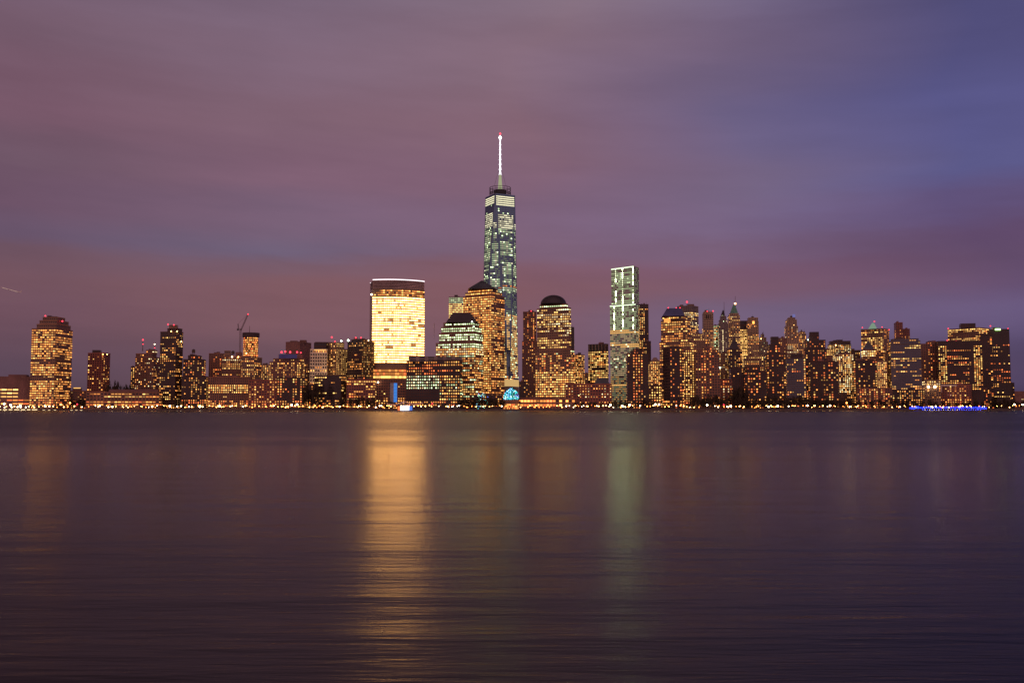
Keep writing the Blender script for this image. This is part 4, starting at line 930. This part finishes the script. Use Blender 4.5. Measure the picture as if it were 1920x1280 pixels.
def lit_dock():
    D = 1462; x = lambda px: rr(px) * D; rng = random.Random(6)
    loc = Vector((x(30), D, 0)); T = thing('lit_dock', 'low floating dock with glowing cream panels at the far left', 'dock', loc)
    mb = MB(); mb.box(x(-40), x(76), D, D + 12, .3, 1.2, mat('dock_deck', (.16, .12, .1))); mb.build('deck', T, loc)
    px = -36
    while px < 72:
        w = rng.uniform(5, 11); mb = MB(); mb.box(x(px), x(px + w), D + 1, D + 1.4, 1.3, 2.6, mat('dock_panel', None, emit=(1, .72, .38), strength=1.5)); mb.build('lit_panel', T, loc); px += w + rng.uniform(2, 4)
    D = 1466; loc = Vector((x(118), D, 0)); T = thing('small_dock', 'small dark dock with three pale lights below the leftmost tall tower', 'dock', loc)
    mb = MB(); mb.box(x(78), x(158), D, D + 8, .2, 1.0, mat('dock_deck', None)); mb.build('deck', T, loc)
    for px in (82, 92, 103, 134, 143, 152): mb = MB(); mb.box(x(px), x(px + 4), D + .5, D + 1, 1.0, 1.6, mat('dock_panel', None)); mb.build('lamp', T, loc)
lit_dock()

# ------------------------------------------------------------------ street lamps along the promenade
def make_lamp(m, r, name):
    mb = MB(); mb.tube((0, 0, 0), (0, 0, 1), .22, .14, DARKM, 6); mb.tube((0, 0, 0), (0, 0, .06), .4, .3, DARKM, 6); pole = mb
    hd = MB(); hd.ball((0, 0, 0), r, m, 8, 5); hd.tube((0, 0, r * .8), (0, 0, r * 1.3), r * .9, r * .2, DARKM, 8)
    return pole, hd
LM = [('w', WHITE), ('o', WARM), ('r', ORANGE)]
pm, hm = {}, {}
pmb, _ = make_lamp(WHITE, .5, ''); _o = pmb.build('pole'); polemesh = _o.data; bpy.data.objects.remove(_o)
for k, m in LM:
    for s, r in (('s', .55), ('b', .85), ('x', 1.3)):
        _, h = make_lamp(m, r, ''); _o = h.build('lamp_head'); hm[k + s] = _o.data; bpy.data.objects.remove(_o)
SEG = [(-40, 60, 'far left before the ribbon lit low block'), (60, 135, 'below the domed brown office tower'), (135, 215, 'below the brick red apartment tower'), (215, 300, 'before the long ribbon windowed school'),
 (300, 345, 'below the tower with two red roof lights'), (345, 395, 'below the water tank house'), (395, 470, 'below the round building site'), (470, 575, 'below the blue crowned tower'), (575, 655, 'below the white grid block'),
 (655, 730, 'left of the ferry terminal'), (730, 800, 'behind the ferry terminal'), (800, 870, 'before the dark wide box'), (870, 945, 'by the trees left of the blue dome'), (945, 980, 'in front of the blue dome'),
 (980, 1080, 'before the orange arcade'), (1080, 1150, 'before the long brick warehouse'), (1150, 1215, 'below the pale glass tower'), (1215, 1300, 'below the mansard tower'), (1300, 1370, 'below the rounded brown apartment tower'),
 (1370, 1440, 'at the park below the cone roof'), (1440, 1515, 'below the framed glass apartments'), (1515, 1600, 'below the black setback tower'), (1600, 1705, 'below the broad gold tower'), (1705, 1860, 'behind the blue lit pier'), (1860, 1990, 'at the far right end of the shore')]
def seg(px):
    for a, c, t in SEG:
        if a <= px < c: return t
    return SEG[-1][2]
rng = random.Random(77)
def lamp(px, py, k, s, off=4):
    D = shore_y(px) + off; p = Vector((rr(px) * D, D, GZ)); H = max(3.2, zof(py, D) - GZ)
    col = {'w': 'white', 'o': 'warm', 'r': 'orange'}[k]; sz = {'s': 'small', 'b': 'bright', 'x': 'dazzling'}[s]
    T = thing('street_lamp', '%s %s globe lamp %s' % (sz, col, seg(px)), 'street lamp', p, 'lamps along the waterfront')
    a = bpy.data.objects.new('pole', polemesh); C.objects.link(a); a.parent = T; a.scale = (1, 1, H)
    h = bpy.data.objects.new('lamp_head', hm[k + s]); C.objects.link(h); h.parent = T; h.location = (0, 0, H)
px = -20.0
while px < 1935:
    dens = 4.6 if px < 75 else (6.6 if px < 720 else (7.2 if px < 1290 else 7.8))
    px += dens * rng.choice((.25, .5, .8, 1.1, 1.9))
    if 747 < px < 773: continue
    if px > 1880 and rng.random() < .5: continue
    k = rng.choices('wor', (6, 3, 1) if px < 75 else (2, 5, 5))[0]; s = rng.choices('sb', (7, 3) if px > 75 else (3, 6))[0]
    lamp(px, rng.uniform(760, 763.5), k, s, rng.uniform(3, 14))
for px, py, k, s in ((10, 757, 'w', 'x'), (22, 759, 'w', 'x'), (40, 760, 'w', 'x'), (320, 761, 'w', 'x'), (287, 762, 'o', 'x'), (341, 761, 'w', 'b'), (356, 762, 'w', 'b'), (376, 762, 'w', 'x'), (413, 761, 'w', 'x'), (548, 759, 'w', 'x'), (558, 758, 'w', 'x'), (541, 762, 'r', 'x'),
     (1085, 741, 'o', 's'), (1144, 759, 'w', 'x'), (1167, 762, 'w', 'b'), (1180, 759, 'w', 'x'), (1228, 758, 'w', 'x'), (1235, 758, 'w', 'x'), (1325, 759, 'w', 'x'), (1369, 761, 'w', 'x'), (1440, 762, 'w', 'x'), (1457, 761, 'w', 'x'), (1513, 760, 'w', 'x'), (1555, 760, 'w', 'x'), (1586, 755, 'r', 'x'), (1900, 758, 'w', 'x'), (1915, 758, 'w', 'x'), (133, 755, 'r', 'x'), (116, 758, 'r', 'x')):
    lamp(px, py, k, s, 3)

# red signals
for px, py, t in ((147, 758, 'left of the brick red apartment tower'), (811, 757, 'before the dark wide box'), (1591, 763.5, 'on the shore below the black setback tower'), (1356, 759, 'below the rounded brown apartment tower')):
    D = shore_y(px) + 8; p = Vector((rr(px) * D, D, GZ)); H = max(3, zof(py, D) - GZ)
    T = thing('traffic_light', 'glowing red signal light ' + t, 'traffic light', p)
    mb = MB(); mb.tube((0, 0, 0), (0, 0, H), .15, .12, DARKM); mb.box(-.7, .7, -.4, .4, H - 1.2, H + 1.4, DARKM); mb.build('pole', T)
    mb = MB(); mb.ball((0, -.6, H + .4), 1.0, RED); mb.build('red_lens', T)

# ------------------------------------------------------------------ trees on the waterfront
leafm = mat('winter_foliage', (.055, .038, .025), .95, nscale=.8, noise_amt=.5); bark = mat('bark', (.05, .035, .03), .95)
CROWN, TRUNK = [], []
for v in range(5):
    r2 = random.Random(100 + v); mb = MB()
    lobes = [(r2.uniform(-.55, .55), r2.uniform(-.5, .5), r2.uniform(.45, .95), r2.uniform(.22, .42)) for _ in range(9)]
    for _ in range(520):
        lx, ly, lz, lr = r2.choice(lobes); d = Vector((r2.gauss(0, 1), r2.gauss(0, 1), r2.gauss(0, 1))).normalized() * lr * r2.uniform(.5, 1.08)
        c = Vector((lx, ly, lz)) + d; a = Vector((r2.gauss(0, 1), r2.gauss(0, 1), r2.gauss(0, 1))).normalized(); b2 = a.orthogonal().normalized(); s = r2.uniform(.035, .085)
        mb.face([c - a * s - b2 * s * .6, c + a * s - b2 * s * .4, c + a * s * .6 + b2 * s, c - a * s * .5 + b2 * s * .7], leafm)
    o = mb.build('crown'); CROWN.append(o.data); bpy.data.objects.remove(o)
    mb = MB(); mb.tube((0, 0, 0), (0, 0, .5), .035, .025, bark)
    for k in range(6):
        a = k * 1.05; mb.tube((0, 0, .28 + .05 * k), (.38 * cos(a), .38 * sin(a), .62 + .06 * k), .018, .006, bark, 4)
    o = mb.build('trunk'); TRUNK.append(o.data); bpy.data.objects.remove(o)
def tree(px, top, D, wid, label):
    D += far(px); H = zof(top, D) - GZ
    T = thing('bare_tree', label, 'tree', Vector((rr(px) * D, D, GZ)), 'trees along the waterfront'); k = rng.randrange(5)
    for nm, me in (('trunk', TRUNK[k]), ('crown', CROWN[k])):
        o = bpy.data.objects.new(nm, me); C.objects.link(o); o.parent = T; s = wid * D / F / 1.5; o.scale = (s, s, H / 1.18)
    T.rotation_euler[2] = rng.uniform(0, 6)
for a, c, st, t0, t1, D, w, lab in ((134, 164, 6, 742, 748, 1525, 9, 'dark tree at the foot of the low shed left of the brick red tower'), (207, 245, 7, 714, 722, 1640, 13, 'round dark tree rising behind the ribbon windowed school'),
     (332, 350, 6, 738, 746, 1530, 9, 'dark tree below the tower with two red roof lights'), (572, 600, 7, 716, 728, 1550, 12, 'dark tree between the lit front blocks and the white grid block'), (640, 706, 9, 738, 748, 1528, 11, 'dark tree at the foot of the dark tower left of the golden one'),
     (716, 735, 8, 750, 754, 1520, 8, 'small tree left of the ferry terminal'), (862, 944, 6, 741, 750, 1522, 11, 'dark tree in the grove left of the blue dome'), (1080, 1145, 13, 751, 755, 1520, 9, 'small tree before the long brick warehouse'), (1146, 1182, 7, 748, 753, 1525, 11, 'dark tree below the pale glass tower'),
     (1196, 1240, 8, 746, 752, 1525, 10, 'dark tree below the gabled dark tower'), (1298, 1366, 7, 738, 748, 1530, 12, 'dark tree below the rounded brown apartment tower'), (1368, 1398, 6, 722, 742, 1545, 14, 'tall dark park tree below the cone roof'), (1396, 1440, 7, 742, 750, 1532, 12, 'dark park tree before the stepped brick block'),
     (1440, 1520, 7, 738, 748, 1535, 12, 'dark park tree below the framed glass apartments'), (1520, 1600, 8, 742, 750, 1535, 12, 'dark park tree below the black setback tower'), (1604, 1700, 10, 746, 752, 1535, 10, 'dark park tree before the low shore rows'), (1700, 1860, 12, 747, 753, 1535, 11, 'dark tree behind the blue lit pier'), (1862, 1930, 9, 744, 752, 1545, 13, 'dark tree at the right end of the shore')):
    x_ = a
    while x_ < c: tree(x_, rng.uniform(t0, t1), D + rng.uniform(-4, 8), w * rng.uniform(.8, 1.3), lab); x_ += st * rng.uniform(.7, 1.3)
# coloured night lights in the garden left of the dome
for i in range(30):
    px, py = rng.uniform(893, 915), rng.uniform(729, 750); D = 1552
for nm, a, c, t, bo in (('light_sculpture', 893, 916, 730, 752),):
    D = 1540; loc = Vector((rr(904) * D, D, GZ)); T = thing('light_sculpture', 'lattice hung with tiny blue and teal lights left of the bright dome', 'light display', loc)
    mb = MB(); x0, x1 = rr(893) * D, rr(916) * D; zt = zof(731, D)
    for i in range(9): xx = x0 + (x1 - x0) * i / 8; mb.tube((xx, D, GZ), (xx, D, zt - abs(i - 4) * 1.2), .12, .12, DARKM, 4)
    for j in range(5): mb.tube((x0, D, GZ + 3 + j * 3), (x1, D, GZ + 3 + j * 3), .1, .1, DARKM, 4)
    mb.build('lattice', T, loc)
    for i in range(60):
        xx, zz = rng.uniform(x0, x1), rng.uniform(GZ + 1, zt - 4); mb = MB(); k = rng.choice(((.05, .5, .55), (.1, .2, .9), (.2, .8, .5), (.8, .9, .7)))
        mb.ball((xx, D - .3, zz), .55, lamp_mat('string_light_%.2f' % k[0], k, 3.0), 6, 4); mb.build('string_light', T, loc)

def flood(px, py, D, back, energy, col=(1, .62, .28), spread=70):
    D += far(px); p = at(px, 745, D - back); t = at(px, py, D)
    l = bpy.data.lights.new('floodlight', 'SPOT'); l.energy = energy; l.color = col; l.spot_size = radians(spread); l.spot_blend = .6; l.shadow_soft_size = .6
    o = bpy.data.objects.new('floodlight', l); C.objects.link(o); o.location = p + Vector((0, 0, 6)); o.rotation_euler = (t - o.location).to_track_quat('-Z', 'Y').to_euler()
flood(597, 690, 1640, 45, 3.2e4, (1, .66, .34)); flood(641, 690, 1650, 45, 4e4, (1, .58, .2)); flood(1085, 715, 1760, 40, 2.2e4, (1, .52, .18)); flood(1229, 705, 1720, 40, 3e4, (1, .55, .2))
flood(1653, 705, 1640, 35, 2e4, (1, .5, .18)); flood(1791, 730, 1590, 30, 6e3, (1, .6, .4)); flood(1414, 640, 2150, 60, 4e4, (1, .5, .2)); flood(1450, 645, 1590, 30, 5e3, (1, .7, .4)); flood(1378, 600, 2100, 60, 3e4, (1, .6, .3))
# small airliner low in the sky at the far left
def airliner():
    D = 4300; a, c = at(1, 538.5, D), at(35, 547.5, D); d = (a - c); L_ = d.length; d.normalize(); loc = (a + c) / 2
    T = thing('airliner', 'tiny pale airliner crossing the sky at the far left', 'aircraft', loc)
    sk = mat('aircraft_skin', (.8, .7, .65), .35); s = Vector((0, 1, 0)); u = s.cross(d).normalized(); u = u if u.z > 0 else -u
    mb = MB(); mb.tube(c, a - d * 6, 1.6, 1.7, sk, 10); mb.tube(a - d * 6, a, 1.7, .3, sk, 10); mb.tube(c - d * 9, c, .4, 1.6, sk, 10); mb.build('fuselage', T, loc)
    mb = MB(); m = loc
    for q in (-1, 1):
        r = m + s * q * 32 - d * 10
        for off in (.25,): mb.face([m + d * 6 + u * off, m - d * 6 + u * off, r - d * 2 + u * off, r + d * 1 + u * off], sk); mb.face([m + d * 6 - u * off, r + d * 1 - u * off, r - d * 2 - u * off, m - d * 6 - u * off], sk)
    mb.build('wing', T, loc)
    mb = MB(); mb.prism([(0, 0)], 0, 0, sk) if 0 else None
    t = c - d * 4; 
    for o in (.3, -.3): mb.face([t + s * o, t - d * 7 + s * o, t - d * 8 + u * 9 + s * o, t - d * 4 + u * 9 + s * o], sk)
    mb.build('tail_fin', T, loc)
    mb = MB(); mb.tube(a - d * 8 - s * 1.9, c + d * 4 - s * 1.9, .35, .35, mat('cabin_added_glow', None, emit=(1, .75, .6), strength=.9), 4); mb.build('cabin_windows', T, loc)  # faint glowing tube added so the airliner stands out from the sky
airliner()

# compact: small windows need no light sampling of their own; only the strong sources do
for m in bpy.data.materials:
    if m.name.startswith(('lit_window', 'glitter', 'dock_panel', 'cabin', 'string_light', 'blue_screen')) and not m.name.endswith('_3'):
        try: m.cycles.emission_sampling = 'NONE'
        except Exception: pass
